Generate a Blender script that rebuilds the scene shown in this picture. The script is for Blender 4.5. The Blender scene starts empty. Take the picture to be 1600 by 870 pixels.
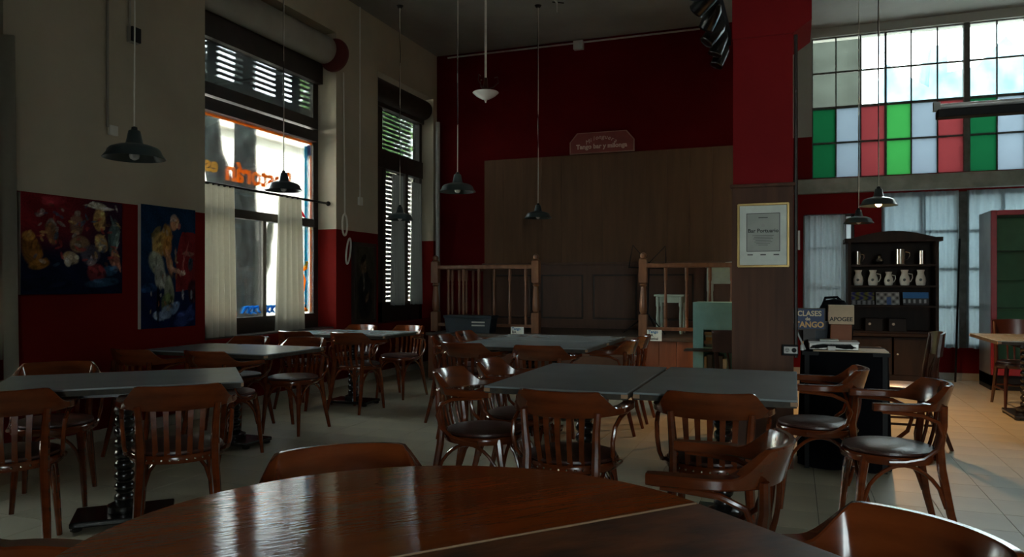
import bpy, math, random
from mathutils import Vector, Matrix
R = math.radians
PI = math.pi
rnd = random.Random(7)
scene = bpy.context.scene
col = scene.collection

# ------------------------------------------------------------------ camera, world, sun, exposure
cam_d = bpy.data.cameras.new('camera')
cam_d.sensor_width = 36.0
cam_d.lens = 36.0 * 1180.0 / 1600.0
cam_d.shift_y = 9.0 / 1600.0
cam_d.clip_start = 0.02
cam_d.clip_end = 300
cam = bpy.data.objects.new('camera', cam_d)
cam.location = (0, 0, 1.25)
cam.rotation_euler = (R(90), 0, math.atan(440 / 1180))
col.objects.link(cam)
scene.camera = cam

world = bpy.data.worlds.new('sky')
scene.world = world
world.use_nodes = True
wb = world.node_tree.nodes['Background']
wb.inputs[0].default_value = (0.90, 0.97, 1.0, 1)
wb.inputs[1].default_value = 6.0

sun_d = bpy.data.lights.new('sun', 'SUN')
sun_d.energy = 20.0
sun_d.angle = R(3)
sun_d.color = (1.0, 0.95, 0.86)
sun = bpy.data.objects.new('sun', sun_d)
sun.rotation_euler = Vector((-0.75, 0.10, -0.66)).to_track_quat('-Z', 'Y').to_euler()
sun.location = (0, 0, 20)
col.objects.link(sun)

scene.view_settings.view_transform = 'Standard'
scene.view_settings.look = 'None'
scene.view_settings.gamma = 1.0
scene.view_settings.use_curve_mapping = False
scene.view_settings.exposure = 1.55


def portal(name, loc, w, h, direction):
    d = bpy.data.lights.new(name, 'AREA')
    d.shape = 'RECTANGLE'
    d.size = w
    d.size_y = h
    d.cycles.is_portal = True
    o = bpy.data.objects.new(name, d)
    o.location = loc
    o.rotation_euler = Vector(direction).to_track_quat('-Z', 'Y').to_euler()
    col.objects.link(o)


# ------------------------------------------------------------------ room constants
XL = -5.2      # left wall, inner face
XR = 4.2       # right wall
YB = 10.6      # back wall behind the stage
YW = 11.3      # window wall on the right
YF = -3.5      # wall behind the camera
ZC = 4.79      # ceiling
XJ = -0.5      # where the two back walls step
ZP = 1.92      # height of the red paint on the left wall

portal('daylight_portal_a', (-5.64, 6.75, 2.4), 2.3, 3.5, (1, 0, 0))
portal('daylight_portal_b', (-5.64, 2.61, 1.2), 2.3, 1.0, (1, 0, 0))
portal('daylight_portal_e', (-5.64, 9.65, 2.4), 1.8, 3.5, (1, 0, 0))
portal('daylight_portal_c', (2.2, 11.65, 2.6), 4.0, 4.4, (0, -1, 0))
portal('daylight_portal_d', (2.1, -3.85, 1.7), 2.1, 2.4, (0, 1, 0))


# ------------------------------------------------------------------ materials
MATS = {}


def nn(nt, t, **kw):
    n = nt.nodes.new(t)
    for k, v in kw.items():
        setattr(n, k, v)
    return n


def mat(name, c1, rough=0.5, c2=None, scale=8.0, stretch=(1, 1, 1), bump=0.0, bscale=None, spec=0.5, metal=0.0,
        coat=0.0, rvar=0.0, detail=4.0, coords='Object', bstretch=None, dist=0.0):
    m = bpy.data.materials.new(name)
    m.use_nodes = True
    nt = m.node_tree
    b = nt.nodes['Principled BSDF']
    b.inputs['Roughness'].default_value = rough
    b.inputs['Metallic'].default_value = metal
    b.inputs['Specular IOR Level'].default_value = spec
    if coat:
        b.inputs['Coat Weight'].default_value = coat
        b.inputs['Coat Roughness'].default_value = 0.12
    tc = nn(nt, 'ShaderNodeTexCoord')
    mp = nn(nt, 'ShaderNodeMapping')
    mp.inputs['Scale'].default_value = stretch
    nt.links.new(tc.outputs[coords], mp.inputs['Vector'])
    nz = nn(nt, 'ShaderNodeTexNoise')
    nz.inputs['Scale'].default_value = scale
    nz.inputs['Detail'].default_value = detail
    nz.inputs['Distortion'].default_value = dist
    nt.links.new(mp.outputs[0], nz.inputs['Vector'])
    if c2 is None:
        c2 = tuple(x * 0.82 for x in c1)
    cr = nn(nt, 'ShaderNodeValToRGB')
    cr.color_ramp.elements[0].position = 0.32
    cr.color_ramp.elements[1].position = 0.68
    cr.color_ramp.elements[0].color = (*c2, 1)
    cr.color_ramp.elements[1].color = (*c1, 1)
    nt.links.new(nz.outputs['Fac'], cr.inputs[0])
    nt.links.new(cr.outputs[0], b.inputs['Base Color'])
    if rvar:
        ma = nn(nt, 'ShaderNodeMapRange')
        ma.inputs['To Min'].default_value = rough - rvar
        ma.inputs['To Max'].default_value = rough + rvar
        nt.links.new(nz.outputs['Fac'], ma.inputs['Value'])
        nt.links.new(ma.outputs[0], b.inputs['Roughness'])
    if bump:
        n2 = nn(nt, 'ShaderNodeTexNoise')
        n2.inputs['Scale'].default_value = bscale or scale * 2
        n2.inputs['Detail'].default_value = 3
        mp2 = nn(nt, 'ShaderNodeMapping')
        mp2.inputs['Scale'].default_value = bstretch or stretch
        nt.links.new(tc.outputs[coords], mp2.inputs['Vector'])
        nt.links.new(mp2.outputs[0], n2.inputs['Vector'])
        bp = nn(nt, 'ShaderNodeBump')
        bp.inputs['Strength'].default_value = bump
        bp.inputs['Distance'].default_value = 0.01
        nt.links.new(n2.outputs['Fac'], bp.inputs['Height'])
        nt.links.new(bp.outputs[0], b.inputs['Normal'])
    MATS[name] = m
    return m


def mat_paint_split(name, low, high, zsplit, rough=0.8):
    """wall painted in two colours with a ruled line between them"""
    m = mat(name, high, rough, scale=1.3, bump=0.12, bscale=14, spec=.12)
    nt = m.node_tree
    b = nt.nodes['Principled BSDF']
    cr = [n for n in nt.nodes if n.type == 'VALTORGB'][0]
    lo = nn(nt, 'ShaderNodeValToRGB')
    lo.color_ramp.elements[0].color = (*[x * 0.8 for x in low], 1)
    lo.color_ramp.elements[1].color = (*low, 1)
    nz = [n for n in nt.nodes if n.type == 'TEX_NOISE'][0]
    nt.links.new(nz.outputs['Fac'], lo.inputs[0])
    g = nn(nt, 'ShaderNodeNewGeometry')
    sp = nn(nt, 'ShaderNodeSeparateXYZ')
    nt.links.new(g.outputs['Position'], sp.inputs[0])
    gt = nn(nt, 'ShaderNodeMath', operation='GREATER_THAN')
    gt.inputs[1].default_value = zsplit
    nt.links.new(sp.outputs['Z'], gt.inputs[0])
    mx = nn(nt, 'ShaderNodeMix', data_type='RGBA')
    nt.links.new(gt.outputs[0], mx.inputs[0])
    nt.links.new(lo.outputs[0], mx.inputs[6])
    nt.links.new(cr.outputs[0], mx.inputs[7])
    nt.links.new(mx.outputs[2], b.inputs['Base Color'])
    return m


def mat_glass(name, tint=(0.93, 0.97, 0.96), refl=0.9, dirt=0.04):
    m = bpy.data.materials.new(name)
    m.use_nodes = True
    nt = m.node_tree
    nt.nodes.remove(nt.nodes['Principled BSDF'])
    out = nt.nodes['Material Output']
    tr = nn(nt, 'ShaderNodeBsdfTransparent')
    tr.inputs[0].default_value = (*tint, 1)
    gl = nn(nt, 'ShaderNodeBsdfGlossy')
    gl.inputs['Roughness'].default_value = 0.03
    df = nn(nt, 'ShaderNodeBsdfTranslucent')
    df.inputs[0].default_value = (0.8, 0.85, 0.85, 1)
    fr = nn(nt, 'ShaderNodeFresnel')
    fr.inputs[0].default_value = 1.45
    ml = nn(nt, 'ShaderNodeMath', operation='MULTIPLY')
    ml.inputs[1].default_value = refl
    nt.links.new(fr.outputs[0], ml.inputs[0])
    m1 = nn(nt, 'ShaderNodeMixShader')
    nt.links.new(ml.outputs[0], m1.inputs[0])
    nt.links.new(tr.outputs[0], m1.inputs[1])
    nt.links.new(gl.outputs[0], m1.inputs[2])
    tc = nn(nt, 'ShaderNodeTexCoord')
    nz = nn(nt, 'ShaderNodeTexNoise')
    nz.inputs['Scale'].default_value = 9
    nz.inputs['Detail'].default_value = 6
    nt.links.new(tc.outputs['Object'], nz.inputs['Vector'])
    mr = nn(nt, 'ShaderNodeMapRange')
    mr.inputs['From Min'].default_value = 0.45
    mr.inputs['From Max'].default_value = 0.8
    mr.inputs['To Min'].default_value = dirt * 0.3
    mr.inputs['To Max'].default_value = dirt * 2.5
    nt.links.new(nz.outputs['Fac'], mr.inputs['Value'])
    m2 = nn(nt, 'ShaderNodeMixShader')
    nt.links.new(mr.outputs[0], m2.inputs[0])
    nt.links.new(m1.outputs[0], m2.inputs[1])
    nt.links.new(df.outputs[0], m2.inputs[2])
    nt.links.new(m2.outputs[0], out.inputs[0])
    MATS[name] = m
    return m


def mat_sheer(name, color, thru=0.25, trl=0.6, scale=30):
    """cloth or frosted glass that passes diffuse light"""
    m = bpy.data.materials.new(name)
    m.use_nodes = True
    nt = m.node_tree
    nt.nodes.remove(nt.nodes['Principled BSDF'])
    out = nt.nodes['Material Output']
    tc = nn(nt, 'ShaderNodeTexCoord')
    nz = nn(nt, 'ShaderNodeTexNoise')
    nz.inputs['Scale'].default_value = scale
    nt.links.new(tc.outputs['Object'], nz.inputs['Vector'])
    cr = nn(nt, 'ShaderNodeValToRGB')
    cr.color_ramp.elements[0].color = (*[x * 0.88 for x in color], 1)
    cr.color_ramp.elements[1].color = (*color, 1)
    nt.links.new(nz.outputs['Fac'], cr.inputs[0])
    df = nn(nt, 'ShaderNodeBsdfDiffuse')
    tl = nn(nt, 'ShaderNodeBsdfTranslucent')
    tr = nn(nt, 'ShaderNodeBsdfTransparent')
    for s in (df, tl, tr):
        nt.links.new(cr.outputs[0], s.inputs[0])
    a = nn(nt, 'ShaderNodeMixShader')
    a.inputs[0].default_value = trl
    nt.links.new(df.outputs[0], a.inputs[1])
    nt.links.new(tl.outputs[0], a.inputs[2])
    b = nn(nt, 'ShaderNodeMixShader')
    b.inputs[0].default_value = thru
    nt.links.new(a.outputs[0], b.inputs[1])
    nt.links.new(tr.outputs[0], b.inputs[2])
    nt.links.new(b.outputs[0], out.inputs[0])
    MATS[name] = m
    return m


def mat_emit(name, color, strength):
    m = bpy.data.materials.new(name)
    m.use_nodes = True
    b = m.node_tree.nodes['Principled BSDF']
    b.inputs['Base Color'].default_value = (*color, 1)
    b.inputs['Emission Color'].default_value = (*color, 1)
    b.inputs['Emission Strength'].default_value = strength
    MATS[name] = m
    return m


def mat_print(name, rough=0.5):
    m = bpy.data.materials.new(name)
    m.use_nodes = True
    nt = m.node_tree
    b = nt.nodes['Principled BSDF']
    b.inputs['Roughness'].default_value = rough
    b.inputs['Specular IOR Level'].default_value = 0.06
    at = nn(nt, 'ShaderNodeAttribute', attribute_name='Col')
    nz = nn(nt, 'ShaderNodeTexNoise')
    nz.inputs['Scale'].default_value = 60
    tc = nn(nt, 'ShaderNodeTexCoord')
    nt.links.new(tc.outputs['Object'], nz.inputs['Vector'])
    mx = nn(nt, 'ShaderNodeMix', data_type='RGBA', blend_type='OVERLAY')
    mx.inputs[0].default_value = 0.15
    nt.links.new(at.outputs['Color'], mx.inputs[6])
    nt.links.new(nz.outputs['Fac'], mx.inputs[7])
    nt.links.new(mx.outputs[2], b.inputs['Base Color'])
    MATS[name] = m
    return m


mat_paint_split('wall_two_tone', (0.165, 0.006, 0.004), (0.49, 0.43, 0.32), ZP)
mat_paint_split('wall_window_two_tone', (0.17, 0.006, 0.007), (0.40, 0.41, 0.37), 3.30)
mat('wall_dark_red', (0.105, 0.0025, 0.004), 0.85, spec=.08, scale=1.5, bump=0.1, bscale=12)
mat('column_red', (0.29, 0.009, 0.012), 0.75, spec=.2, scale=1.5, bump=0.1, bscale=12)
mat('ceiling_plaster', (0.30, 0.30, 0.28), 0.8, c2=(0.22, 0.22, 0.205), scale=1.1, bump=0.3, bscale=6)
mat('concrete', (0.30, 0.31, 0.27), 0.8, c2=(0.19, 0.20, 0.17), scale=5, bump=0.3)
mat('tile', (0.47, 0.435, 0.315), 0.40, c2=(0.37, 0.345, 0.25), scale=2.2, rvar=0.1, bump=0.05, bscale=20)
mat('grout', (0.08, 0.075, 0.06), 0.9)
mat('baseboard_cream', (0.45, 0.41, 0.33), 0.5)
mat('chair_wood', (0.165, 0.035, 0.008), 0.18, c2=(0.092, 0.019, 0.005), scale=5, stretch=(1, 1, 4), coat=0.5, detail=6)
mat('chair_wood_dark', (0.060, 0.018, 0.008), 0.28, c2=(0.03, 0.01, 0.006), scale=5, coat=0.4)
mat('seat_leather', (0.075, 0.030, 0.020), 0.34, c2=(0.05, 0.02, 0.014), scale=40, bump=0.15)
mat('stud_metal', (0.75, 0.68, 0.5), 0.25, metal=1.0)
mat('laminate', (0.235, 0.270, 0.275), 0.26, c2=(0.205, 0.238, 0.243), scale=3, rvar=0.02, detail=5)
mat('laminate_edge', (0.02, 0.018, 0.014), 0.7, c2=(0.05, 0.035, 0.02), scale=30)
mat('black_turned', (0.012, 0.010, 0.009), 0.25, coat=0.3)
mat('table_varnish', (0.330, 0.074, 0.014), 0.06, spec=.95, c2=(0.250, 0.052, 0.010), scale=2.2, stretch=(6, 1, 1), bump=0.055,
    bscale=22, bstretch=(5, .8, 1), detail=5)
mat('table_leaf', (0.210, 0.064, 0.020), 0.45, spec=.22, c2=(0.050, 0.021, 0.011), scale=6, stretch=(2.2, 1, 1), bump=0.15, bscale=14,
    detail=8)
mat('table_edge', (0.16, 0.05, 0.015), 0.4)
mat('worn_edge', (0.34, 0.20, 0.11), 0.6)
mat('stage_wood', (0.200, 0.068, 0.028), 0.45, c2=(0.13, 0.042, 0.018), scale=3, stretch=(6, 6, 0.6), detail=6)
mat('ply_wood', (0.145, 0.074, 0.036), 0.6, spec=.25, c2=(0.108, 0.055, 0.027), scale=2.4, stretch=(5, 5, 0.5), detail=6)
mat('wainscot_wood', (0.115, 0.052, 0.027), 0.5, c2=(0.082, 0.037, 0.020), scale=3, stretch=(4, 4, 0.6))
mat('rail_wood', (0.240, 0.105, 0.048), 0.4, c2=(0.16, 0.066, 0.03), scale=6, stretch=(3, 3, 0.7))
mat('stage_floor', (0.075, 0.050, 0.035), 0.55, scale=3)
mat('column_wood', (0.120, 0.049, 0.025), 0.6, c2=(0.072, 0.030, 0.016), spec=.3, scale=2.4, stretch=(6, 6, 0.45), detail=6)
mat('dark_frame', (0.035, 0.022, 0.015), 0.5, c2=(0.022, 0.014, 0.01), scale=8)
mat('steel_frame', (0.090, 0.095, 0.085), 0.6, c2=(0.05, 0.05, 0.045), scale=12)
mat('shutter_slat', (0.065, 0.105, 0.110), 0.55, c2=(0.04, 0.07, 0.075), scale=4)
mat('drum_beige', (0.33, 0.31, 0.26), 0.7, scale=3)
mat('dark_red_metal', (0.11, 0.012, 0.010), 0.5)
mat('enamel_green_black', (0.030, 0.045, 0.047), 0.30, coat=0.5)
mat('enamel_inside', (0.55, 0.52, 0.45), 0.4)
mat('black', (0.007, 0.007, 0.008), 0.6, spec=.25)
mat('black_cloth', (0.005, 0.005, 0.007), 0.95, scale=30, spec=.1)
mat('black_gloss', (0.012, 0.013, 0.014), 0.25)
mat('white_paint', (0.70, 0.69, 0.62), 0.5)
mat('white_gloss', (0.75, 0.75, 0.72), 0.2)
mat('pale_grey', (0.45, 0.45, 0.42), 0.5)
mat('cable_white', (0.70, 0.68, 0.58), 0.5)
mat('curtain_heavy', (0.62, 0.57, 0.46), 0.9)
mat_sheer('curtain_cloth', (0.36, 0.335, 0.275), 0.03, 0.22)
mat_sheer('curtain_sheer', (0.30, 0.335, 0.34), 0.42, 0.45)
mat_sheer('curtain_grey', (0.20, 0.21, 0.20), 0.05, 0.2)
mat_sheer('curtain_pale', (0.36, 0.38, 0.375), 0.12, 0.45)
mat_sheer('frost_clear', (0.62, 0.70, 0.73), 0.3, 0.9, 2)
mat_sheer('frost_white', (0.27, 0.315, 0.345), 0.05, 0.9, 2)
mat_sheer('frost_green', (0.042, 0.165, 0.095), 0.03, 0.9, 2)
mat_sheer('frost_light_green', (0.11, 0.31, 0.14), 0.05, 0.9, 2)
mat_sheer('frost_pink', (0.26, 0.105, 0.110), 0.03, 0.9, 2)
mat_glass('glass', dirt=.002)
mat_glass('glass_dirty', (0.90, 0.96, 0.95), 0.9, 0.02)
mat_sheer('orange_paint', (0.95, 0.36, 0.03), 0.03, 0.55, 6)
mat_sheer('gold_paint', (0.75, 0.48, 0.12), 0.03, 0.55, 6)
mat_sheer('cyan_paint', (0.02, 0.55, 0.75), 0.03, 0.55, 6)
mat_sheer('blue_paint', (0.02, 0.2, 0.5), 0.03, 0.55, 6)
mat_sheer('red_paint', (0.6, 0.04, 0.08), 0.03, 0.55, 6)
mat('gold_frame', (0.52, 0.36, 0.14), 0.35, metal=0.8)
mat('paper', (0.84, 0.90, 0.83), 0.6)
mat('paper_grey', (0.47, 0.50, 0.45), 0.6)
mat('ink', (0.03, 0.03, 0.03), 0.6)
mat('teal_paint', (0.27, 0.55, 0.52), 0.5)
mat('mint_paint', (0.40, 0.50, 0.42), 0.5)
mat('blue_crate', (0.007, 0.020, 0.032), 0.5)
mat('hutch_wood', (0.024, 0.013, 0.008), 0.6, spec=.2, c2=(0.013, 0.008, 0.006), scale=4, stretch=(3, 3, 0.6))
mat('steel', (0.62, 0.58, 0.52), 0.22, metal=1.0)
mat('porcelain', (0.72, 0.73, 0.68), 0.2)
mat('porcelain_motif', (0.05, 0.08, 0.09), 0.4)
mat('fridge_red', (0.30, 0.012, 0.02), 0.35)
mat('fridge_inside', (0.07, 0.22, 0.08), 0.6)
mat('fridge_side', (0.20, 0.21, 0.20), 0.3, c2=(0.10, 0.10, 0.10), scale=3)
mat('sign_red', (0.21, 0.028, 0.018), 0.5)
mat('sign_letter', (0.62, 0.42, 0.33), 0.5)
mat('sign_border', (0.32, 0.16, 0.11), 0.5)
mat('carton', (0.70, 0.52, 0.34), 0.7)
mat('brown_box', (0.30, 0.085, 0.025), 0.6)
mat('bucket_grey', (0.10, 0.11, 0.12), 0.4)
mat('silver', (0.50, 0.49, 0.45), 0.35, metal=0.6)
mat('board_blue', (0.020, 0.045, 0.13), 0.5)
mat('letter_cream', (0.80, 0.66, 0.42), 0.5)
mat('letter_gold', (0.80, 0.47, 0.16), 0.5)
mat('canvas_edge', (0.55, 0.50, 0.42), 0.8)
mat('bark', (0.022, 0.030, 0.028), 0.95, spec=.03, c2=(0.004, 0.007, 0.007), scale=14, stretch=(1, 1, 0.4), bump=.5, bscale=16)
mat('leaf', (0.13, 0.30, 0.05), 0.6, c2=(0.05, 0.16, 0.03), scale=3)
mat('facade', (0.80, 0.76, 0.66), 0.8, scale=0.4)
mat('facade_trim', (0.50, 0.46, 0.40), 0.8)
mat('facade_dark', (0.10, 0.12, 0.12), 0.4)
mat('asphalt', (0.32, 0.32, 0.31), 0.9)
mat('pavement', (0.50, 0.49, 0.46), 0.9)
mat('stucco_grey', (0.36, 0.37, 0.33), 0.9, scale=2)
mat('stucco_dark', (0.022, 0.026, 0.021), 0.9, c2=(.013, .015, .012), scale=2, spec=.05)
mat('blue_roof', (0.05, 0.10, 0.13), 0.9, c2=(.11, .17, .20), scale=1.2, spec=.05)
mat_print('print', 0.8)
mat_emit('bulb', (1.0, 0.62, 0.28), 14.0)


# ------------------------------------------------------------------ mesh builder
class MB:
    def __init__(s):
        s.v = []
        s.f = []

    def add(s, vs, fs):
        b = len(s.v)
        s.v += [tuple(v) for v in vs]
        s.f += [tuple(i + b for i in q) for q in fs]
        return s

    def box(s, x0, y0, z0, x1, y1, z1):
        vs = [(x0, y0, z0), (x1, y0, z0), (x1, y1, z0), (x0, y1, z0), (x0, y0, z1), (x1, y0, z1), (x1, y1, z1), (x0, y1, z1)]
        return s.add(vs, [(0, 3, 2, 1), (4, 5, 6, 7), (0, 1, 5, 4), (1, 2, 6, 5), (2, 3, 7, 6), (3, 0, 4, 7)])

    def rings(s, rs, close=False, caps=True):
        n = len(rs[0])
        vs = [p for r in rs for p in r]
        fs = []
        m = len(rs)
        for i in range(m if close else m - 1):
            a = i * n
            b = ((i + 1) % m) * n
            for k in range(n):
                fs.append((a + k, a + (k + 1) % n, b + (k + 1) % n, b + k))
        if caps and not close:
            fs.append(tuple(range(n - 1, -1, -1)))
            fs.append(tuple((m - 1) * n + k for k in range(n)))
        return s.add(vs, fs)

    def tube(s, pts, r, n=8, close=False):
        pts = [Vector(p) for p in pts]
        m = len(pts)
        rr = r if isinstance(r, (list, tuple)) else [r] * m
        rs = []
        prev = None
        for i, p in enumerate(pts):
            if close:
                t = pts[(i + 1) % m] - pts[i - 1]
            else:
                t = pts[min(i + 1, m - 1)] - pts[max(i - 1, 0)]
            t.normalize()
            if prev is None:
                up = Vector((0, 0, 1)) if abs(t.z) < 0.9 else Vector((0, 1, 0))
                u = t.cross(up).normalized()
            else:
                u = (prev - t * prev.dot(t)).normalized()
            prev = u
            w = t.cross(u)
            rs.append([p + (u * math.cos(2 * PI * k / n) + w * math.sin(2 * PI * k / n)) * rr[i] for k in range(n)])
        return s.rings(rs, close)

    def lathe(s, prof, n=20, c=(0, 0, 0), axis='z'):
        rs = []
        for r, z in prof:
            ring = []
            for k in range(n):
                a = 2 * PI * k / n
                x, y = r * math.cos(a), r * math.sin(a)
                if axis == 'z':
                    ring.append((c[0] + x, c[1] + y, c[2] + z))
                elif axis == 'y':
                    ring.append((c[0] + x, c[1] + z, c[2] - y))
                else:
                    ring.append((c[0] + z, c[1] + x, c[2] + y))
            rs.append(ring)
        return s.rings(rs)

    def prism(s, poly, axis, a, b):
        """poly in the two other axes, extruded along axis from a to b"""
        def pt(p, q):
            if axis == 'x':
                return (q, p[0], p[1])
            if axis == 'y':
                return (p[0], q, p[1])
            return (p[0], p[1], q)
        return s.rings([[pt(p, a) for p in poly], [pt(p, b) for p in poly]])

    def build(s, name, m, parent=None, smooth=False, bevel=0.0, fix=True):
        me = bpy.data.meshes.new(name)
        me.from_pydata(s.v, [], s.f)
        if fix:
            import bmesh
            bm = bmesh.new()
            bm.from_mesh(me)
            bmesh.ops.recalc_face_normals(bm, faces=bm.faces)
            bm.to_mesh(me)
            bm.free()
        me.materials.append(MATS[m])
        if smooth:
            for p in me.polygons:
                p.use_smooth = True
            try:
                me.set_sharp_from_angle(angle=R(40))
            except Exception:
                pass
        o = bpy.data.objects.new(name, me)
        col.objects.link(o)
        if parent:
            o.parent = parent
        if bevel:
            md = o.modifiers.new('bevel', 'BEVEL')
            md.width = bevel
            md.segments = 2
            md.limit_method = 'ANGLE'
        return o


def tag(o, label=None, cat=None, group=None, kind=None):
    if label:
        o['label'] = label
    if cat:
        o['category'] = cat
    if group:
        o['group'] = group
    if kind:
        o['kind'] = kind
    return o


def empty(name, loc=(0, 0, 0), rz=0.0, label=None, cat=None, group=None, kind=None):
    o = bpy.data.objects.new(name, None)
    o.empty_display_size = 0.1
    o.location = loc
    o.rotation_euler = (0, 0, rz)
    col.objects.link(o)
    return tag(o, label, cat, group, kind)


def copy_tree(o, parent=None):
    c = o.copy()
    col.objects.link(c)
    c.parent = parent
    for ch in list(o.children):
        copy_tree(ch, c)
    return c


def share(o, name, loc, parent, rot=None):
    """another piece with the same mesh data"""
    c = bpy.data.objects.new(name, o.data)
    c.location = loc
    if rot:
        c.rotation_euler = rot
    col.objects.link(c)
    c.parent = parent
    return c


def box(name, m, b, parent=None, bevel=0.0):
    return MB().box(*b).build(name, m, parent, bevel=bevel)


def text(name, body, size, m, loc, rot, parent=None, depth=0.002, align='CENTER', sx=1.0, shear=0.0, bold=0.0, space=1.0):
    cu = bpy.data.curves.new(name, 'FONT')
    cu.body = body
    cu.size = size
    cu.extrude = depth
    cu.align_x = align
    cu.align_y = 'CENTER'
    cu.shear = shear
    cu.offset = bold
    cu.space_character = space
    cu.resolution_u = 3
    tmp = bpy.data.objects.new(name + '_tmp', cu)
    col.objects.link(tmp)
    bpy.context.view_layer.update()
    dg = bpy.context.evaluated_depsgraph_get()
    me = bpy.data.meshes.new_from_object(tmp.evaluated_get(dg))
    bpy.data.objects.remove(tmp)
    me.materials.clear()
    me.materials.append(MATS[m])
    o = bpy.data.objects.new(name, me)
    o.location = loc
    o.rotation_euler = rot
    o.scale = (sx, 1, 1)
    col.objects.link(o)
    if parent:
        o.parent = parent
    return o


def wall_cells(u0, u1, z0, z1, openings):
    us = sorted({u0, u1} | {o[0] for o in openings} | {o[1] for o in openings})
    zs = sorted({z0, z1} | {o[2] for o in openings} | {o[3] for o in openings})
    for a, b in zip(us, us[1:]):
        for c, d in zip(zs, zs[1:]):
            mu, mz = (a + b) / 2, (c + d) / 2
            if not any(o[0] < mu < o[1] and o[2] < mz < o[3] for o in openings):
                yield a, b, c, d


# ------------------------------------------------------------------ structure: walls, ceiling
W1 = (5.66, 7.84, 0.72, 4.30)
W0 = (1.50, 3.72, 0.72, 4.30)
W2 = (8.82, 10.48, 0.72, 4.10)
mb = MB()
for a, b, c, d in wall_cells(YF - .3, YB + .3, 0, ZC, [W0, W1, W2]):
    mb.box(-5.56, a, c, XL, b, d)
tag(mb.build('wall_left', 'wall_two_tone'), 'cream and red painted wall with tall street windows on the left', 'wall', kind='structure')

wb_ = box('wall_back', 'wall_dark_red', (XL, YB, 0, XJ, YB + .3, ZC))
tag(wb_, 'dark red wall rising behind the stage', 'wall', kind='structure')

UPW = (0.24, 4.02, 2.72, 4.67)
LOW = (1.12, 4.02, 0.42, 2.46)
CUR = (0.14, 0.78, 0.62, 2.22)
mb = MB()
for a, b, c, d in wall_cells(XJ - .3, XR + .3, 0, ZC, [UPW, LOW, CUR]):
    mb.box(a, YW, c, b, YW + .25, d)
mb.box(XJ - .3, YB + .3, 0, XJ, YW, ZC)
tag(mb.build('wall_back_right', 'wall_window_two_tone'), 'red and white wall holding the coloured glass window', 'wall', kind='structure')
tag(box('wall_right', 'wall_two_tone', (XR, YF - .3, 0, XR + .3, YW + .25, ZC)), 'cream and red wall on the right side', 'wall', kind='structure')
FD2 = (1.1, 3.1, 0.55, 2.9)
mb = MB()
for a, b, c, d in wall_cells(XL - .3, XR + .3, 0, ZC, [FD2]):
    mb.box(a, YF - .3, c, b, YF, d)
tag(mb.build('wall_front', 'wall_two_tone'), 'cream and red wall behind the viewer', 'wall', kind='structure')
tag(box('ceiling', 'ceiling_plaster', (-5.56, YF - .3, ZC, XR + .3, YW + .3, ZC + .3)), 'grey plaster ceiling of the bar', 'ceiling', kind='structure')
tag(box('trim_1', 'concrete', (0.0, YW - .10, 2.50, XR, YW + .02, 2.70), bevel=.01), 'grey concrete ledge under the coloured window', 'ledge', kind='structure')
tag(box('baseboard_back', 'baseboard_cream', (XJ, YW - .02, 0, XR, YW, .09)), 'cream baseboard under the sheer curtains', 'baseboard', kind='structure')
tag(box('baseboard_left', 'baseboard_cream', (XL, YF, 0, XL + .02, YB, .09)), 'cream baseboard along the left wall', 'baseboard', kind='structure')

# floor: slab and single tiles
floor = tag(box('floor', 'grout', (-5.56, YF - .3, -.12, XR + .3, YW + .3, -.004)), 'cream and grey square tiled floor', 'floor', kind='structure')
TS = 0.315
th = math.atan(440 / 1180)
sn, cs = math.sin(th), math.cos(th)
tiles = []
nx0, nx1 = int(-5.2 / TS) - 2, int(4.3 / TS) + 1
ny0, ny1 = int(-3.6 / TS) - 1, int(11.4 / TS) + 1
for i in range(nx0, nx1):
    for j in range(ny0, ny1):
        cx, cy = 0.125 + (i + .5) * TS, 0.05 + (j + .5) * TS
        if cx - TS / 2 > XR or cx + TS / 2 < XL or cy + TS / 2 < YF or cy - TS / 2 > YW:
            continue
        d = -cx * sn + cy * cs
        vis = False
        if d > 1:
            u = 1180 * (cx * cs + cy * sn) / d
            vis = abs(u) < 860 and 444 + 1475 / d < 900
        tiles.append((0 if vis else 1, d if d > 0 else 99, cx, cy))
tiles.sort()
h = TS / 2 - .0018
tile0 = None
rest = MB()
for k, (nv, d, cx, cy) in enumerate(tiles):
    if k < 300 and nv == 0:
        if tile0 is None:
            tile0 = MB().box(-h, -h, -.01, h, h, 0).build('tile', 'tile', floor)
            tile0.location = (cx, cy, 0)
        else:
            share(tile0, 'tile', (cx, cy, rnd.uniform(-.0008, 0)), floor)
    else:
        rest.box(cx - h, cy - h, -.01, cx + h, cy + h, 0)
tag(rest.build('tile_field', 'tile', floor, fix=False), kind='stuff')

# column with wood cladding, red upper shaft and capital block
column = empty('column', (-.2, 5.7, 0), label='square column clad in brown wood below, painted red above', cat='column')


def rel(o, root):
    o.parent = root
    o.location = Vector(o.location) - Vector(root.location)
    return o


rel(box('shaft', 'column_red', (-.395, 5.46, 0, -.005, 5.94, ZC)), column)
rel(box('cladding', 'column_wood', (-.402, 5.45, 0, .0, 5.95, 1.915)), column)
rel(box('cap_moulding', 'column_wood', (-.415, 5.435, 1.915, .012, 5.965, 1.94), bevel=.005), column)
rel(MB().prism([(-.40, 2.95), (.0, 2.95), (.115, 3.03), (.115, ZC), (-.40, ZC)], 'y', 5.448, 5.97).build('capital', 'column_red'), column)
rel(MB().tube([(.015, 5.50, 0.75), (.015, 5.50, 2.95)], .012, 6).build('conduit', 'dark_frame'), column)

# ------------------------------------------------------------------ windows on the left wall
XG = -5.46


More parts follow.
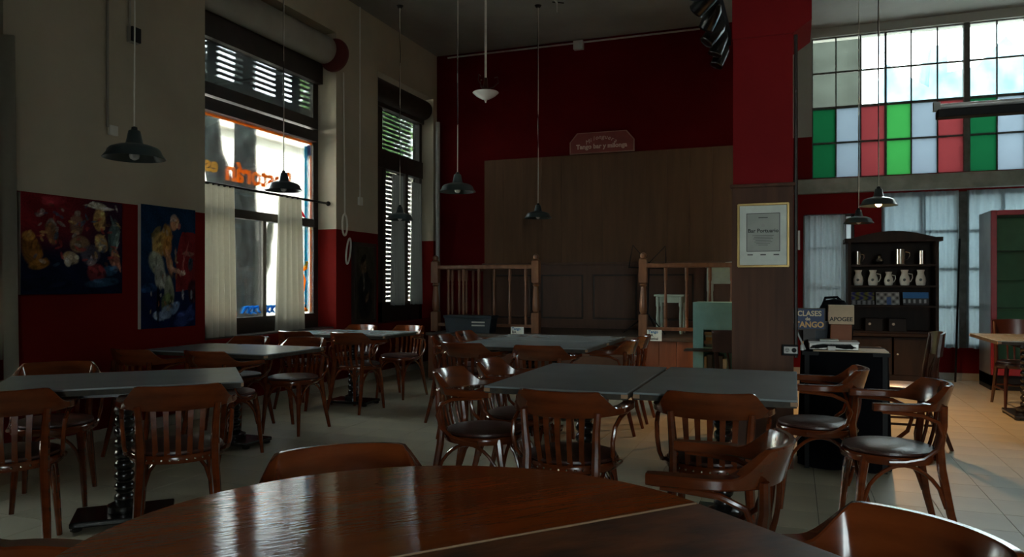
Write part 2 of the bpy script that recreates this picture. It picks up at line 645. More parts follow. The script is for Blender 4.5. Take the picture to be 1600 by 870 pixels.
def street_window(name, y0, y1, z0, label, detail):
    w = empty(name, (XG, (y0 + y1) / 2, z0), label=label, cat='window', kind='structure')

    def part(nm, m, b, bevel=0.0):
        return rel(box(nm, m, b, bevel=bevel), w)
    fr = 0.10
    part('stile', 'dark_frame', (XG - .05, y0, z0, XG + .06, y0 + fr, 3.92))
    part('stile', 'dark_frame', (XG - .05, y1 - fr, z0, XG + .0, y1, 3.92))
    part('header', 'dark_frame', (XG - .05, y0, 3.69, XG + .07, y1, 4.30))
    part('transom_rail', 'dark_frame', (XG - .05, y0 + fr, 3.12, XG + .07, y1 - fr, 3.24))
    part('head_rail', 'dark_frame', (XG - .05, y0 + fr, 2.97, XG + .06, y1 - fr, 3.095))
    part('middle_rail', 'dark_frame', (XG - .05, y0 + fr, 1.94, XG + .05, y1 - fr, 2.03))
    part('kick_panel', 'dark_frame', (XG - .05, y0 + fr, z0, XG + .05, y1 - fr, .90))
    part('mullion', 'dark_frame', (XG - .03, (y0 + y1) / 2 + .03, .90, XG + .03, (y0 + y1) / 2 + .085, 1.94))
    part('sill', 'dark_frame', (XG + .05, y0 + .02, .70, XG + .24, y1 - .02, .735), bevel=.006)
    ym = (y0 + y1) / 2 + .0575
    part('pane', 'glass', (XG - .004, y0 + fr, 3.24, XG + .004, y1 - fr, 3.69))
    part('pane', 'glass', (XG - .004, y0 + fr, 2.03, XG + .004, y1 - fr, 2.97))
    part('pane', 'glass', (XG - .004, y0 + fr, .90, XG + .004, ym - .0275, 1.94))
    part('pane', 'glass', (XG - .004, ym + .0275, .90, XG + .004, y1 - fr, 1.94))
    # roller shutter slats hanging over the transom, outside
    s0 = None
    for k in range(8 if detail else 41):  # unseen near window: slats lowered to keep the left floor dark
        z = 3.36 + k * .062 if detail else 1.31 + k * .062
        if s0 is None:
            s0 = part('shutter_slat', 'shutter_slat', (XG - .115, y0 + .02, z, XG - .10, y1 - .02, z + (.036 if detail else .060)))
        else:
            share(s0, 'shutter_slat', Vector(s0.location) + Vector((0, 0, k * .062)), w)
    ze = 3.30 if detail else 1.25
    part('shutter_end_slat', 'shutter_slat', (XG - .12, y0 + .02, ze, XG - .095, y1 - .02, ze + .055))
    for yy in (y0 + .42, y0 + .95, y0 + 1.5, y0 + 1.8):
        part('shutter_strap', 'shutter_slat', (XG - .10, yy, 3.30, XG - .097, yy + .16, 3.86))
    # drum of the roller shutter with its flange
    rel(MB().lathe([(.0, y0 + .02), (.165, y0 + .02), (.165, y1 - .06), (.0, y1 - .06)], 24, (-5.31, 0, 4.08), 'y').build('shutter_drum', 'drum_beige', smooth=True), w)
    rel(MB().lathe([(.0, y1 - .075), (.19, y1 - .075), (.20, y1 - .065), (.20, y1 - .045), (.0, y1 - .045)], 28, (-5.19, 0, 4.01), 'y').build('shutter_flange', 'dark_red_metal', smooth=True), w)
    if detail:
        rz = (R(90), 0, R(-90))
        xg = XG - .012
        t = text('lettering', 'Restorán', .30, 'orange_paint', (xg, 6.80, 2.42), rz, None, .002, bold=.008, sx=1.0)
        rel(t, w)
        t = text('lettering', 'es', .22, 'gold_paint', (xg, 6.05, 2.45), rz, None, .002, bold=.006)
        rel(t, w)
        xa, xb = XG - .010, XG - .006
        part('border_line', 'orange_paint', (xa, y0 + fr, 2.935, xb, y1 - fr, 2.965))
        part('border_line', 'orange_paint', (xa, y1 - fr - .045, .92, xb, y1 - fr - .02, 2.93))
        part('border_band', 'cyan_paint', (xa, y1 - fr - .16, .92, xb, y1 - fr - .075, 2.90))
        part('border_corner', 'blue_paint', (xa - .003, y1 - fr - .11, 2.80, xb, y1 - fr - .02, 2.92))
        part('border_line', 'orange_paint', (xa, y0 + fr, .915, xb, y0 + .75, .955))
        # wave ornaments
        for yw in (6.55, 6.63, 6.71, 6.86, 6.94, 7.02):
            pts = [(xa, yw - .06, .94), (xa, yw - .02, 1.0), (xa, yw + .03, 1.01), (xa, yw + .04, .96), (xa, yw + .09, .93)]
            rel(MB().tube(pts, [.010, .018, .016, .014, .008], 6).build('wave_ornament', 'blue_paint'), w)
        sc = [(xa, 7.36, .95), (xa, 7.40, 1.04), (xa, 7.47, 1.10), (xa, 7.54, 1.18), (xa, 7.57, 1.30), (xa, 7.52, 1.40), (xa, 7.60, 1.45), (xa, 7.63, 1.52)]
        rel(MB().tube(sc, [.012, .022, .028, .026, .026, .018, .026, .016], 6).build('scroll_ornament', 'orange_paint', smooth=True), w)
        sc = [(xa, 7.62, .94), (xa, 7.55, .97), (xa, 7.49, 1.02), (xa, 7.52, 1.06), (xa, 7.56, 1.02)]
        rel(MB().tube(sc, .018, 6).build('scroll_ornament', 'orange_paint', smooth=True), w)
        part('border_corner', 'blue_paint', (xa, 7.58, .92, xb, 7.66, 1.0))
        rel(MB().tube([(xa, 7.44, 2.20), (xa, 7.52, 2.10), (xa, 7.60, 2.04)], [.008, .02, .008], 6).build('scroll_ornament', 'red_paint'), w)
    return w


street_window('window_1', W1[0], W1[1], W1[2], 'tall street window with orange reversed lettering and roller shutter', True)
street_window('window_2', W0[0], W0[1], W0[2], 'tall street window nearest the viewer on the left wall', False)

# second street window: two casements behind slatted blinds
w3 = empty('window_3', (XG, 9.65, W2[2]), label='narrow dark street window with closed slatted shutters beside the stage', cat='window', kind='structure')


def w3p(nm, m, b, bevel=0.0):
    return rel(box(nm, m, b, bevel=bevel), w3)


y0, y1 = W2[0], W2[1]
w3p('stile', 'dark_frame', (XG - .05, y0, .72, XG + .06, y0 + .46, 4.05))
w3p('stile', 'dark_frame', (XG - .05, y1 - .08, .72, XG + .06, y1, 4.05))
w3p('header', 'dark_frame', (XG - .05, y0, 3.72, XG + .10, y1, 4.08))
w3p('transom_rail', 'dark_frame', (XG - .05, y0, 2.88, XG + .08, y1, 3.13))
w3p('kick_panel', 'dark_frame', (XG - .05, y0, .72, XG + .06, y1, 1.0))
w3p('mullion', 'dark_frame', (XG - .05, 9.90, 1.0, XG + .09, 9.98, 2.88))
w3p('casement_stile', 'dark_frame', (XG - .02, 9.28, 1.0, XG + .07, 9.36, 2.88))
w3p('pane', 'glass', (XG - .004, 9.28, 3.13, XG + .004, 10.40, 3.72))
w3p('pane', 'glass', (XG - .004, 9.36, 1.0, XG + .004, 9.90, 2.88))
w3p('pane', 'glass', (XG - .004, 9.98, 1.0, XG + .004, 10.40, 2.88))
s0 = None
for k in range(42):
    z = 1.02 + k * .065
    if s0 is None:
        s0 = w3p('shutter_slat', 'shutter_slat', (XG - .115, y0 + .03, z, XG - .10, y1 - .03, z + .047))
        z00 = z
    else:
        share(s0, 'shutter_slat', Vector(s0.location) + Vector((0, 0, z - z00)), w3)
rel(MB().lathe([(.0, y0 + .02), (.15, y0 + .02), (.15, y1 - .06), (.0, y1 - .06)], 24, (-5.34, 0, 3.92), 'y').build('shutter_drum', 'dark_frame', smooth=True), w3)


# curtains
def drape(name, p0, p1, z0, z1, folds, amp, m, parent=None, n=None, gather=0.8, seed=0):
    """pleated cloth between two floor points, gathered at the top"""
    rr = random.Random(seed)
    p0, p1 = Vector((*p0, 0)), Vector((*p1, 0))
    t = (p1 - p0)
    L = t.length
    t.normalize()
    nrm = Vector((-t.y, t.x, 0))
    n = n or folds * 10
    rows = 9
    ph = [rr.uniform(-.5, .5) for _ in range(folds + 2)]
    vs, fs = [], []
    for r in range(rows):
        v = r / (rows - 1)
        for i in range(n + 1):
            s = i / n
            k = s * folds
            a = amp * (.75 + .5 * v) * math.sin(2 * PI * k + ph[int(k)] * .8 * math.sin(PI * (k % 1)))
            q = p0 + t * (L * (.5 + (s - .5) * (gather + (1 - gather) * v))) + nrm * a
            vs.append((q.x, q.y, z1 + (z0 - z1) * v + .006 * math.sin(5 * k) * v))
    for r in range(rows - 1):
        for i in range(n):
            a = r * (n + 1) + i
            fs.append((a, a + 1, a + n + 2, a + n + 1))
    b = MB()
    b.add(vs, fs)
    o = b.build(name, m, parent, smooth=True, fix=False)
    return o


XC = -5.30
rod = empty('curtain_rod', (XC, 6.75, 2.23), label='dark curtain rod across the street window with round end knobs', cat='curtain rod')
rel(MB().tube([(XC, 5.50 + .2, 2.23), (XC, 7.80, 2.23)], .014, 8).build('rod', 'black_gloss', smooth=True), rod)
for yy in (5.70, 7.82):
    rel(MB().lathe([(.004, -.035), (.022, -.022), (.031, 0), (.022, .022), (.004, .035)], 12, (XC, yy, 2.23), 'y').build('finial', 'black_gloss', smooth=True), rod)
c = drape('curtain', (XC, 5.75), (XC, 6.17), .68, 2.225, 5, .045, 'curtain_cloth', None, gather=.92, seed=1)
tag(c, 'beige curtain gathered at the near side of the lettered window', 'curtain', 'beige curtains on the rod')
c = drape('curtain', (XC, 6.86), (XC, 7.30), .70, 2.225, 4, .045, 'curtain_cloth', None, gather=.82, seed=2)
tag(c, 'beige curtain hanging in the middle of the lettered window', 'curtain', 'beige curtains on the rod')
c = drape('curtain', (XC + .13, 2.95), (XC + .13, 3.80), .40, 3.0, 6, .05, 'curtain_cloth', None, gather=.95, seed=3)
tag(c, 'pale curtain at the left edge beside the musicians painting', 'curtain')
c = drape('curtain', (XG + .12, 9.42), (XG + .12, 9.80), .95, 2.82, 5, .02, 'curtain_grey', None, seed=4)
tag(c, 'thin grey curtain on the near casement of the shuttered window', 'curtain', 'thin curtains of shuttered window')
c = drape('curtain', (XG + .12, 10.02), (XG + .12, 10.36), .95, 2.78, 5, .02, 'curtain_grey', None, seed=5)
tag(c, 'thin grey curtain on the far casement of the shuttered window', 'curtain', 'thin curtains of shuttered window')

# ------------------------------------------------------------------ coloured window and lower window on the right
w4 = empty('window_4', (2.1, YW + .08, UPW[2]), label='big steel window with green, pink and white lower panes', cat='window', kind='structure')
GY = YW + .08
PW, PH = .31, .4825
colsx = [UPW[0] + k * PW for k in range(7)] + [UPW[0] + 6 * PW + .05 + k * PW for k in range(1, 7)]
bar = lambda nm, b: rel(box(nm, 'steel_frame', b), w4)
xs = []
x = UPW[0]
for k in range(12):
    if k == 6:
        x += .06
    xs.append(x)
    x += PW
for k, x in enumerate(xs):
    wdt = .016 if k not in (0, 3, 9) else .028
    bar('muntin', (x - wdt / 2, GY - .02, UPW[2], x + wdt / 2, GY + .02, UPW[3]))
bar('mullion', (xs[6] - .07, GY - .05, UPW[2], xs[6] - .005, GY + .05, UPW[3]))
for k in range(5):
    z = UPW[2] + k * (UPW[3] - UPW[2]) / 4
    wdt = .022 if k != 2 else .034
    bar('muntin', (UPW[0], GY - .022, z - wdt / 2, UPW[1], GY + .018, z + wdt / 2))
PH = (UPW[3] - UPW[2]) / 4
proto = {}
patt = ['frost_green', 'frost_white', 'frost_pink', 'frost_light_green', 'frost_white', 'frost_pink', 'frost_green', 'frost_white',
        'frost_pink', 'frost_green', 'frost_white', 'frost_pink']
for r in range(4):
    for k, x in enumerate(xs):
        m = patt[k] if r < 2 else ('glass' if k < 2 else 'glass_dirty')
        if m not in proto:
            proto[m] = MB().box(.008, -.003, .011, PW - .008, .003, PH - .011).build('pane', m, w4)
            o = proto[m]
        else:
            o = share(proto[m], 'pane', (0, 0, 0), w4)
        o.location = Vector((x, GY, UPW[2] + r * PH)) - Vector(w4.location)

w5 = empty('window_5', (2.5, GY, LOW[2]), label='wide lower window behind the sheer curtains', cat='window', kind='structure')
for x in (1.14, 1.60, 2.07, 2.54, 3.02, 3.5, 4.0):
    rel(box('muntin', 'steel_frame', (x - .02, GY - .02, LOW[2], x + .02, GY + .02, LOW[3])), w5)
for z in (.44, .95, 1.45, 1.95, 2.44):
    rel(box('muntin', 'steel_frame', (LOW[0], GY - .018, z - .016, LOW[1], GY + .018, z + .016)), w5)
rel(box('mullion', 'steel_frame', (2.02, GY - .10, LOW[2], 2.14, GY + .05, LOW[3])), w5)
rel(box('pane', 'frost_clear', (LOW[0], GY - .003, LOW[2], LOW[1], GY + .003, LOW[3])), w5)
w6 = empty('window_6', (.46, GY, CUR[2]), label='small window beside the hutch, half covered by grey curtain', cat='window', kind='structure')
rel(box('pane', 'frost_clear', (CUR[0], GY - .003, CUR[2], CUR[1], GY + .003, CUR[3])), w6)
for x in (.16, .66, .76):
    rel(box('muntin', 'steel_frame', (x - .02, GY - .02, CUR[2], x + .02, GY + .02, CUR[3])), w6)
for z in (.64, 1.2, 1.75, 2.2):
    rel(box('muntin', 'steel_frame', (CUR[0], GY - .02, z - .016, CUR[1], GY + .02, z + .016)), w6)
c = drape('curtain', (.12, YW - .05), (.67, YW - .05), .66, 2.20, 7, .022, 'curtain_pale', None, gather=.97, seed=8)
tag(c, 'grey pleated curtain on small window between column and hutch', 'curtain')
for k, (a, b, f) in enumerate(((1.10, 1.64, 4), (1.60, 2.02, 5), (2.10, 2.75, 5), (2.75, 3.4, 5), (3.4, 4.0, 5))):
    c = drape('sheer_curtain', (a, YW - .06), (b, YW - .06), .42, 2.47, f, .022, 'curtain_sheer', None, gather=.97, seed=20 + k)
    tag(c, ('sheer curtain panel directly above the wooden hutch', 'sheer curtain panel between the hutch and the leaning pole',
            'sheer curtain panel behind the red framed fridge', 'sheer curtain panel right of the fridge', 'sheer curtain panel at the far right end')[k], 'curtain', 'sheer curtains')

# unseen window added behind the viewer to bring daylight onto the column
for n, (a, b, z0, z1) in enumerate((FD2,)):
    d = empty('window_%d' % (n + 7), ((a + b) / 2, YF - .15, z0), label='glazed window added behind the viewer to bring in daylight', cat='window', kind='structure')
    for x in (a, (a + b) / 2 - .04, b - .08):
        rel(box('stile', 'dark_frame', (x, YF - .19, z0, x + .08, YF - .11, z1)), d)
    for z in (z0, 2.2, z1 - .1):
        rel(box('rail', 'dark_frame', (a, YF - .185, z, b, YF - .115, z + .1)), d)
    rel(box('pane', 'glass', (a, YF - .153, z0, b, YF - .147, z1)), d)

# ------------------------------------------------------------------ outside
tag(box('street_ground', 'asphalt', (-60, -40, -.35, 60, 90, -.15)), 'grey asphalt street outside', 'street', kind='structure')
tag(box('pavement', 'pavement', (-9.2, -40, -.15, -5.57, 60, -.05)), 'pale pavement outside the street windows', 'pavement', kind='structure')


def tree(name, base, branches, crowns, label, seed, lm='leaf'):
    rr = random.Random(seed)
    t = empty(name, base, label=label, cat='tree', group='street trees')
    for pts, rad in branches:
        pts2 = []
        rad2 = []
        for i in range(len(pts) - 1):
            for s in range(5):
                q = Vector(pts[i]).lerp(Vector(pts[i + 1]), s / 5)
                q += Vector((rr.uniform(-1, 1), rr.uniform(-1, 1), 0)) * rad[i] * .10
                pts2.append(q)
                rad2.append(rad[i] + (rad[i + 1] - rad[i]) * s / 5)
        pts2.append(Vector(pts[-1]))
        rad2.append(rad[-1])
        MB().tube(pts2, rad2, 14).build('trunk', 'bark', t, smooth=True)
    if crowns:
        mb = MB()
        for (cx, cy, cz, r, n) in crowns:
            for _ in range(n):
                while True:
                    p = Vector((rr.uniform(-1, 1), rr.uniform(-1, 1), rr.uniform(-1, 1)))
                    if p.length < 1:
                        break
                p = Vector((cx, cy, cz)) + p * r
                a = Vector((rr.gauss(0, 1), rr.gauss(0, 1), rr.gauss(0, .6))).normalized()
                b = a.orthogonal().normalized()
                s = rr.uniform(.07, .14)
                mb.add([p - a * s, p + b * s * .55, p + a * s, p - b * s * .55], [(0, 1, 2, 3)])
        tag(mb.build('foliage', lm, t, fix=False), kind='stuff')
    return t


tree('street_tree', (-7.6, 9.05, -.1), [
    ([(0, 0, 0), (.02, -.03, 1.2), (.0, 0, 2.0), (0, .04, 3.2), (-.1, .15, 6.0)], [.36, .29, .24, .16, .14]),
    ([(0, -.05, 1.3), (0, -.22, 2.2), (-.05, -.58, 3.2), (-.1, -1.1, 5.8)], [.24, .19, .16, .12]),
    ([(0, .05, .9), (.0, .40, 1.7), (.05, .62, 2.4)], [.20, .13, .03]),
], [(-.4, .4, 7.6, 1.6, 1500), (-.8, -1.6, 8.0, 1.5, 1200)], 'forked dark tree trunk right outside the lettered window', 11)
tree('street_tree', (-12.4, 19.3, -.1), [
    ([(0, 0, 0), (.05, .1, 2), (0, .2, 4.0), (.1, .3, 6)], [.22, .18, .15, .10]),
], [(0, .3, 5.4, 1.3, 1300), (.2, 1.4, 6.0, 1.2, 900), (.3, -.9, 6.1, 1.0, 600)], 'leafy tree across the street seen through the lettered window', 12)
tree('street_tree', (-8.6, 13.3, -.1), [
    ([(0, 0, 0), (.0, 0, 2), (0, .05, 4.0), (0, .1, 6)], [.17, .15, .13, .10]),
], [(0, 0.2, 5.3, 1.2, 1500)], 'thin tree trunk at the far side of the lettered window', 13)

bld = empty('building', (-17, 20, -.15), label='pale sunlit house front across the street', cat='building')
rel(box('wall', 'facade', (-19, -6, -.15, -17, 46, 6.6)), bld)
rel(box('cornice', 'facade_trim', (-17.05, -6, 6.2, -16.7, 46, 6.6)), bld)
for k in range(9):
    yy = -4 + k * 5.2
    for z0_, z1_ in ((1.0, 3.6),):
        f = rel(box('window', 'facade_trim', (-17.02, yy, z0_, -16.94, yy + 1.5, z1_)), bld)
        p = box('pane', 'facade_dark', (-16.95, yy + .12, z0_ + .12, -16.92, yy + 1.38, z1_ - .12))
        p.parent = f
        p.location = Vector(p.location) - Vector(bld.location) - Vector(f.location)
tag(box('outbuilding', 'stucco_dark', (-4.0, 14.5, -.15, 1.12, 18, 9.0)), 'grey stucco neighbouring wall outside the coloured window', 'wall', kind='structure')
tag(box('dimming_wall', 'stucco_grey', (-4.0, 13.2, -.15, 9.0, 13.4, 1.7)), 'low grey wall added outside to dim the curtained window', 'wall', kind='structure')  # added wall, cuts the daylight behind the sheer curtains
hs = empty('house', (7, 34, -.15), label='distant bluish house roofs seen through the clear panes', cat='building')
rel(MB().prism([(3.2, -.15), (9, -.15), (9, 8.6), (7.9, 8.8), (7.0, 10.0), (6.1, 9.0), (5.2, 8.9), (5.2, 9.9), (4.7, 9.9), (4.6, 8.4), (3.2, 9.4)], 'y', 31, 34).build('wall', 'blue_roof'), hs)
rel(MB().prism([(9.5, -.15), (18, -.15), (18, 10.5), (14.5, 11.8), (13, 10.7), (12.9, 11.4), (12.2, 11.4), (12.1, 10.2), (9.5, 10.4)], 'y', 33, 36).build('wall', 'blue_roof'), hs)


# ------------------------------------------------------------------ tables
def make_table(L, W):
    """rectangular bar table, long side along local y"""
    t = empty('bar_table')
    a, b = W / 2, L / 2
    MB().box(-a, -b, .740, a, b, .75).build('tabletop', 'laminate', t, bevel=.003)
    MB().box(-a + .004, -b + .004, .714, a - .004, b - .004, .740).build('top_edge', 'laminate_edge', t)
    for sx in (-1, 1):
        MB().box(sx * .12 - .012, -b + .22, .672, sx * .12 + .012, b - .22, .712).build('apron', 'black_turned', t)
    MB().box(-.06, -b + .22, .672, .06, b - .22, .712).build('bearer', 'black_turned', t)
    for sx in (-1, 1):
        for sy in (-1, 1):
            MB().prism([(sx * (a - .035), sy * (b - .0025)), (sx * (a - .0025), sy * (b - .0025)), (sx * (a - .0025), sy * (b - .02))], 'z', .7415, .7505 - .001).build('worn_corner', 'worn_edge', t)
            MB().box(min(sx * (a - .03), sx * (a + .0006)), min(sy * (b - .012), sy * (b + .0006)), .722, max(sx * (a - .03), sx * (a + .0006)), max(sy * (b - .012), sy * (b + .0006)), .7395).build('worn_corner', 'worn_edge', t)
    prof = [(.03, .09)]
    for k in range(10):
        zb = .092 + k * .058
        for q in range(5):
            ph = PI * (q + .5) / 5
            prof.append((.030 + .021 * math.sin(ph), zb + .029 - .027 * math.cos(ph)))
    prof.append((.03, .672))
    MB().lathe(prof, 14).build('bobbin_column', 'black_turned', t, smooth=True)
    MB().lathe([(.05, .05), (.085, .055), (.085, .085), (.05, .1)], 16).build('column_foot', 'black_turned', t, smooth=True)
    MB().box(-.15, -.24, .02, .15, .24, .05).build('base_plate', 'black_turned', t, bevel=.008)
    for sx in (-1, 1):
        for sy in (-1, 1):
            MB().lathe([(.02, 0), (.028, .005), (.028, .02), (.02, .02)], 10, (sx * .12, sy * .21, 0)).build('foot', 'black_turned', t)
    return t


G = 'grey topped bar tables'
proto_t = make_table(1.15, .715)
used = False


def place_table(x, y, rz, label):
    global used
    o = proto_t if not used else copy_tree(proto_t)
    used = True
    o.location = (x, y, 0)
    o.rotation_euler = (0, 0, rz)
    return tag(o, label, 'table', G)


place_table(-1.075, 4.02, 0, 'grey topped table in the centre, left of the joined pair')
place_table(-.340, 4.05, 0, 'grey topped table in the centre, right of the joined pair beside column')
place_table(-3.33, 3.04, -R(46.5), 'grey topped table at far left, turned askew below the musicians painting')
place_table(-4.10, 4.78, R(90), 'grey topped table under the lettered window with beige curtains')
place_table(-4.32, 6.82, R(90), 'grey topped table farthest along the left wall below the portrait')
place_table(-2.08, 6.05, R(90), 'grey topped table before the stage, nearer of the pair')
place_table(-2.08, 6.78, R(90), 'grey topped table before the stage, farther of the pair by steps')
place_table(2.05, 8.34, 0, 'grey topped table at the right edge near the fridge')

# round extending table in the foreground
rt = empty('round_table', (-.65, 1.265, 0), R(48.7 - 90), label='large varnished round wooden table with dark worn leaf in foreground', cat='table')
# local: seam along local y, half round end towards local -x, leaf towards +x
r0 = .675


def half(sgn, x0, z0, z1, name, m):
    pts = [(x0, -r0), (x0, r0)]
    n = 36
    arc = []
    for k in range(1, n):
        a = PI / 2 + PI * k / n if sgn < 0 else PI / 2 - PI * k / n
        arc.append((x0 + r0 * math.cos(a), r0 * math.sin(a)))
    poly = [(x0, r0)] + arc + [(x0, -r0)]
    if sgn > 0:
        poly = poly[::-1]
    return MB().prism(poly, 'z', z0, z1).build(name, m, rt, bevel=.004)


half(-1, -.0015, .722, .75, 'half_round_top', 'table_varnish')
MB().box(.0015, -r0, .722, .50, r0, .7485).build('leaf', 'table_leaf', rt, bevel=.003)
half(1, .503, .722, .75, 'half_round_top', 'table_varnish')
MB().box(-.0035, -r0 + .005, .735, -.0005, r0 - .005, .7506).build('seam_edge', 'worn_edge', rt)
MB().lathe([(.06, .1), (.075, .2), (.05, .3), (.08, .45), (.07, .6), (.11, .722)], 16, (.25, 0, 0)).build('pedestal', 'chair_wood_dark', rt, smooth=True)
for k in range(4):
    a = PI / 4 + k * PI / 2
    dx, dy = math.cos(a), math.sin(a)
    MB().tube([(.25 + dx * .04, dy * .04, .22), (.25 + dx * .22, dy * .22, .14), (.25 + dx * .40, dy * .40, .03)], [.035, .03, .025], 8).build('leg', 'chair_wood_dark', rt, smooth=True)

# ------------------------------------------------------------------ chairs
def sstep(a, b, x):
    t = max(0, min(1, (x - a) / (b - a)))
    return t * t * (3 - 2 * t)


def rail_rings():
    a, b, yc, ye = .245, .225, -.01, .125
    path = []
    for k in range(7):
        path.append((a, ye + (yc - ye) * k / 7, 1, 0, 90))
    n = 44
    for k in range(n + 1):
        p = -PI * k / n
        nx_, ny_ = math.cos(p) / a, math.sin(p) / b
        l = math.hypot(nx_, ny_)
        beta = abs(math.degrees(p) + 90)
        path.append((a * math.cos(p), yc + b * math.sin(p), nx_ / l, ny_ / l, beta))
    for k in range(6, -1, -1):
        path.append((-a, ye + (yc - ye) * k / 7, -1, 0, 90))
    rs = []
    m = len(path)
    for i, (x, y, nx_, ny_, beta) in enumerate(path):
        w = 1 - sstep(40, 66, beta) ** .62
        e = min(i, m - 1 - i)
        endf = (.72, .92, 1)[min(e, 2)]
        ins = (.030 * (1 - w) + .012 * w) * endf
        out = (.026 * (1 - w) + .012 * w) * endf
        zb = .672 - .006 * w
        zt = .706 + .078 * w
        ln = .030 * w
        c = .005
        ring = []
        for (off, z) in ((-ins + c, zb), (out - c, zb), (out, zb + c), (out + ln, zt - c), (out + ln - c, zt), (-ins + ln + c, zt), (-ins + ln, zt - c), (-ins, zb + c)):
            ring.append((x + nx_ * off, y + ny_ * off, z))
        rs.append(ring)
    return rs


def make_armchair(wood, seatm):
    t = empty('bentwood_armchair')
    # seat
    MB().lathe([(.001, .452), (.195, .452), (.206, .460), (.204, .470), (.18, .478), (.10, .482), (.001, .483)], 28).build('seat', seatm, t, smooth=True)
    MB().lathe([(.17, .415), (.212, .415), (.217, .425), (.217, .447), (.212, .453), (.17, .453)], 28).build('seat_ring', wood, t, smooth=True)
    for sx in (-1, 1):
        MB().tube([(sx * .145, .135, .44), (sx * .158, .158, .30), (sx * .175, .185, 0)], [.021, .020, .013], 8).build('leg', wood, t, smooth=True)
        MB().tube([(sx * .185, -.275, 0), (sx * .172, -.222, .2), (sx * .160, -.188, .40), (sx * .160, -.180, .50), (sx * .165, -.195, .60), (sx * .172, -.195, .69)],
                  [.014, .019, .021, .021, .018, .016], 8).build('leg', wood, t, smooth=True)
    MB().rings(rail_rings()).build('back_rail', wood, t, smooth=True)
    for k in range(5):
        x = -.096 + k * .048
        yb = -math.sqrt(max(0, .2 ** 2 - x * x)) + .006
        yt = -.01 - .225 * math.sqrt(max(0, 1 - (x * 1.12 / .245) ** 2))
        rs = []
        for s in range(6):
            v = s / 5
            xx = x * (1 + .12 * v)
            yy = yb + (yt - yb) * v - .012 * math.sin(PI * v)
            z = .44 + .24 * v
            hw = .013 - .002 * math.sin(PI * v)
            rs.append([(xx - hw, yy - .005, z), (xx + hw, yy - .005, z), (xx + hw, yy + .005, z), (xx - hw, yy + .005, z)])
        MB().rings(rs).build('slat', wood, t)
    for sx in (-1, 1):
        ctrl = [(.245, .085, .668), (.245, .02, .664), (.243, -.08, .655), (.238, -.150, .625), (.233, -.172, .565), (.228, -.150, .500), (.222, -.095, .455), (.218, -.02, .436), (.216, .05, .432)]
        MB().tube([(sx * p[0], p[1], p[2]) for p in ctrl], .0105, 8).build('arm_support', wood, t, smooth=True)

    def arch(a, b, zt):
        pts = []
        a, b = Vector(a), Vector(b)
        for k in range(13):
            v = k / 12
            p = a.lerp(b, .5 - .5 * math.cos(PI * v)) if False else a.lerp(b, v)
            p.z = a.z + (zt - a.z) * (math.sin(PI * v) ** .55)
            pts.append(p)
        return pts
    MB().tube(arch((-.158, .160, .22), (.158, .160, .22), .408), .0095, 8).build('brace', wood, t, smooth=True)
    for sx in (-1, 1):
        MB().tube(arch((sx * .160, .150, .22), (sx * .168, -.205, .22), .408), .0095, 8).build('brace', wood, t, smooth=True)
    st = MB()
    for k in range(9):
        a = -PI / 2 + (k - 4) * .17
        st.lathe([(.001, 0), (.006, .001), (.004, .004), (.001, .005)], 6, (0, 0, 0))
        base = len(st.v) - 24
        for q in range(24):
            x, y, z = st.v[base + q]
            st.v[base + q] = ((.2175 + z) * math.cos(a) - x * math.sin(a), (.2175 + z) * math.sin(a) + x * math.cos(a), .434 + y)
    tag(st.build('studs', 'stud_metal', t), kind='stuff')
    return t


def make_sidechair(wood, seatm):
    t = empty('side_chair')
    MB().lathe([(.001, .445), (.195, .445), (.205, .455), (.203, .465), (.18, .472), (.001, .476)], 28).build('seat', seatm, t, smooth=True)
    MB().lathe([(.17, .405), (.210, .405), (.214, .42), (.210, .446), (.17, .446)], 28).build('seat_ring', wood, t, smooth=True)
    for sx in (-1, 1):
        MB().tube([(sx * .14, .135, .43), (sx * .155, .158, .30), (sx * .17, .20, 0)], [.021, .020, .013], 8).build('leg', wood, t, smooth=True)
        MB().tube([(sx * .18, -.305, 0), (sx * .172, -.225, .22), (sx * .165, -.185, .42), (sx * .168, -.190, .60), (sx * .175, -.225, .80), (sx * .178, -.240, .86)],
                  [.014, .019, .021, .019, .017, .014], 8).build('leg', wood, t, smooth=True)
    rs = []
    for k in range(17):
        s = -1 + k / 8
        x = s * .195
        y = -.255 + .055 * s * s
        zt = .885 - .012 * s * s
        rs.append([(x, y, .70), (x, y - .018, .70), (x, y - .040, zt), (x, y - .022, zt)])
    MB().rings(rs).build('crest_panel', wood, t, smooth=True)
    for k in range(3):
        x = -.06 + k * .06
        MB().tube([(x, -.185, .44), (x, -.20, .58), (x, -.255, .72)], .009, 6).build('spindle', wood, t, smooth=True)
    for z, y in ((.24, .17), (.20, -.22)):
        MB().tube([(-.16, y, z), (.16, y, z)], .010, 6).build('stretcher', wood, t, smooth=True)
    for sx in (-1, 1):
        MB().tube([(sx * .16, .17, .18), (sx * .17, -.23, .18)], .010, 6).build('stretcher', wood, t, smooth=True)
    return t


arm0 = make_armchair('chair_wood', 'seat_leather')
side0 = make_sidechair('chair_wood_dark', 'seat_leather')
first = {'a': True, 's': True}


def chair(x, y, d, label, kind='a', group='bentwood armchairs'):
    src = arm0 if kind == 'a' else side0
    o = src if first[kind] else copy_tree(src)
    first[kind] = False
    o.location = (x, y, 0)
    o.rotation_euler = (0, 0, math.atan2(-d[0], d[1]))
    return tag(o, label, 'chair', group if kind == 'a' else 'dark side chairs')


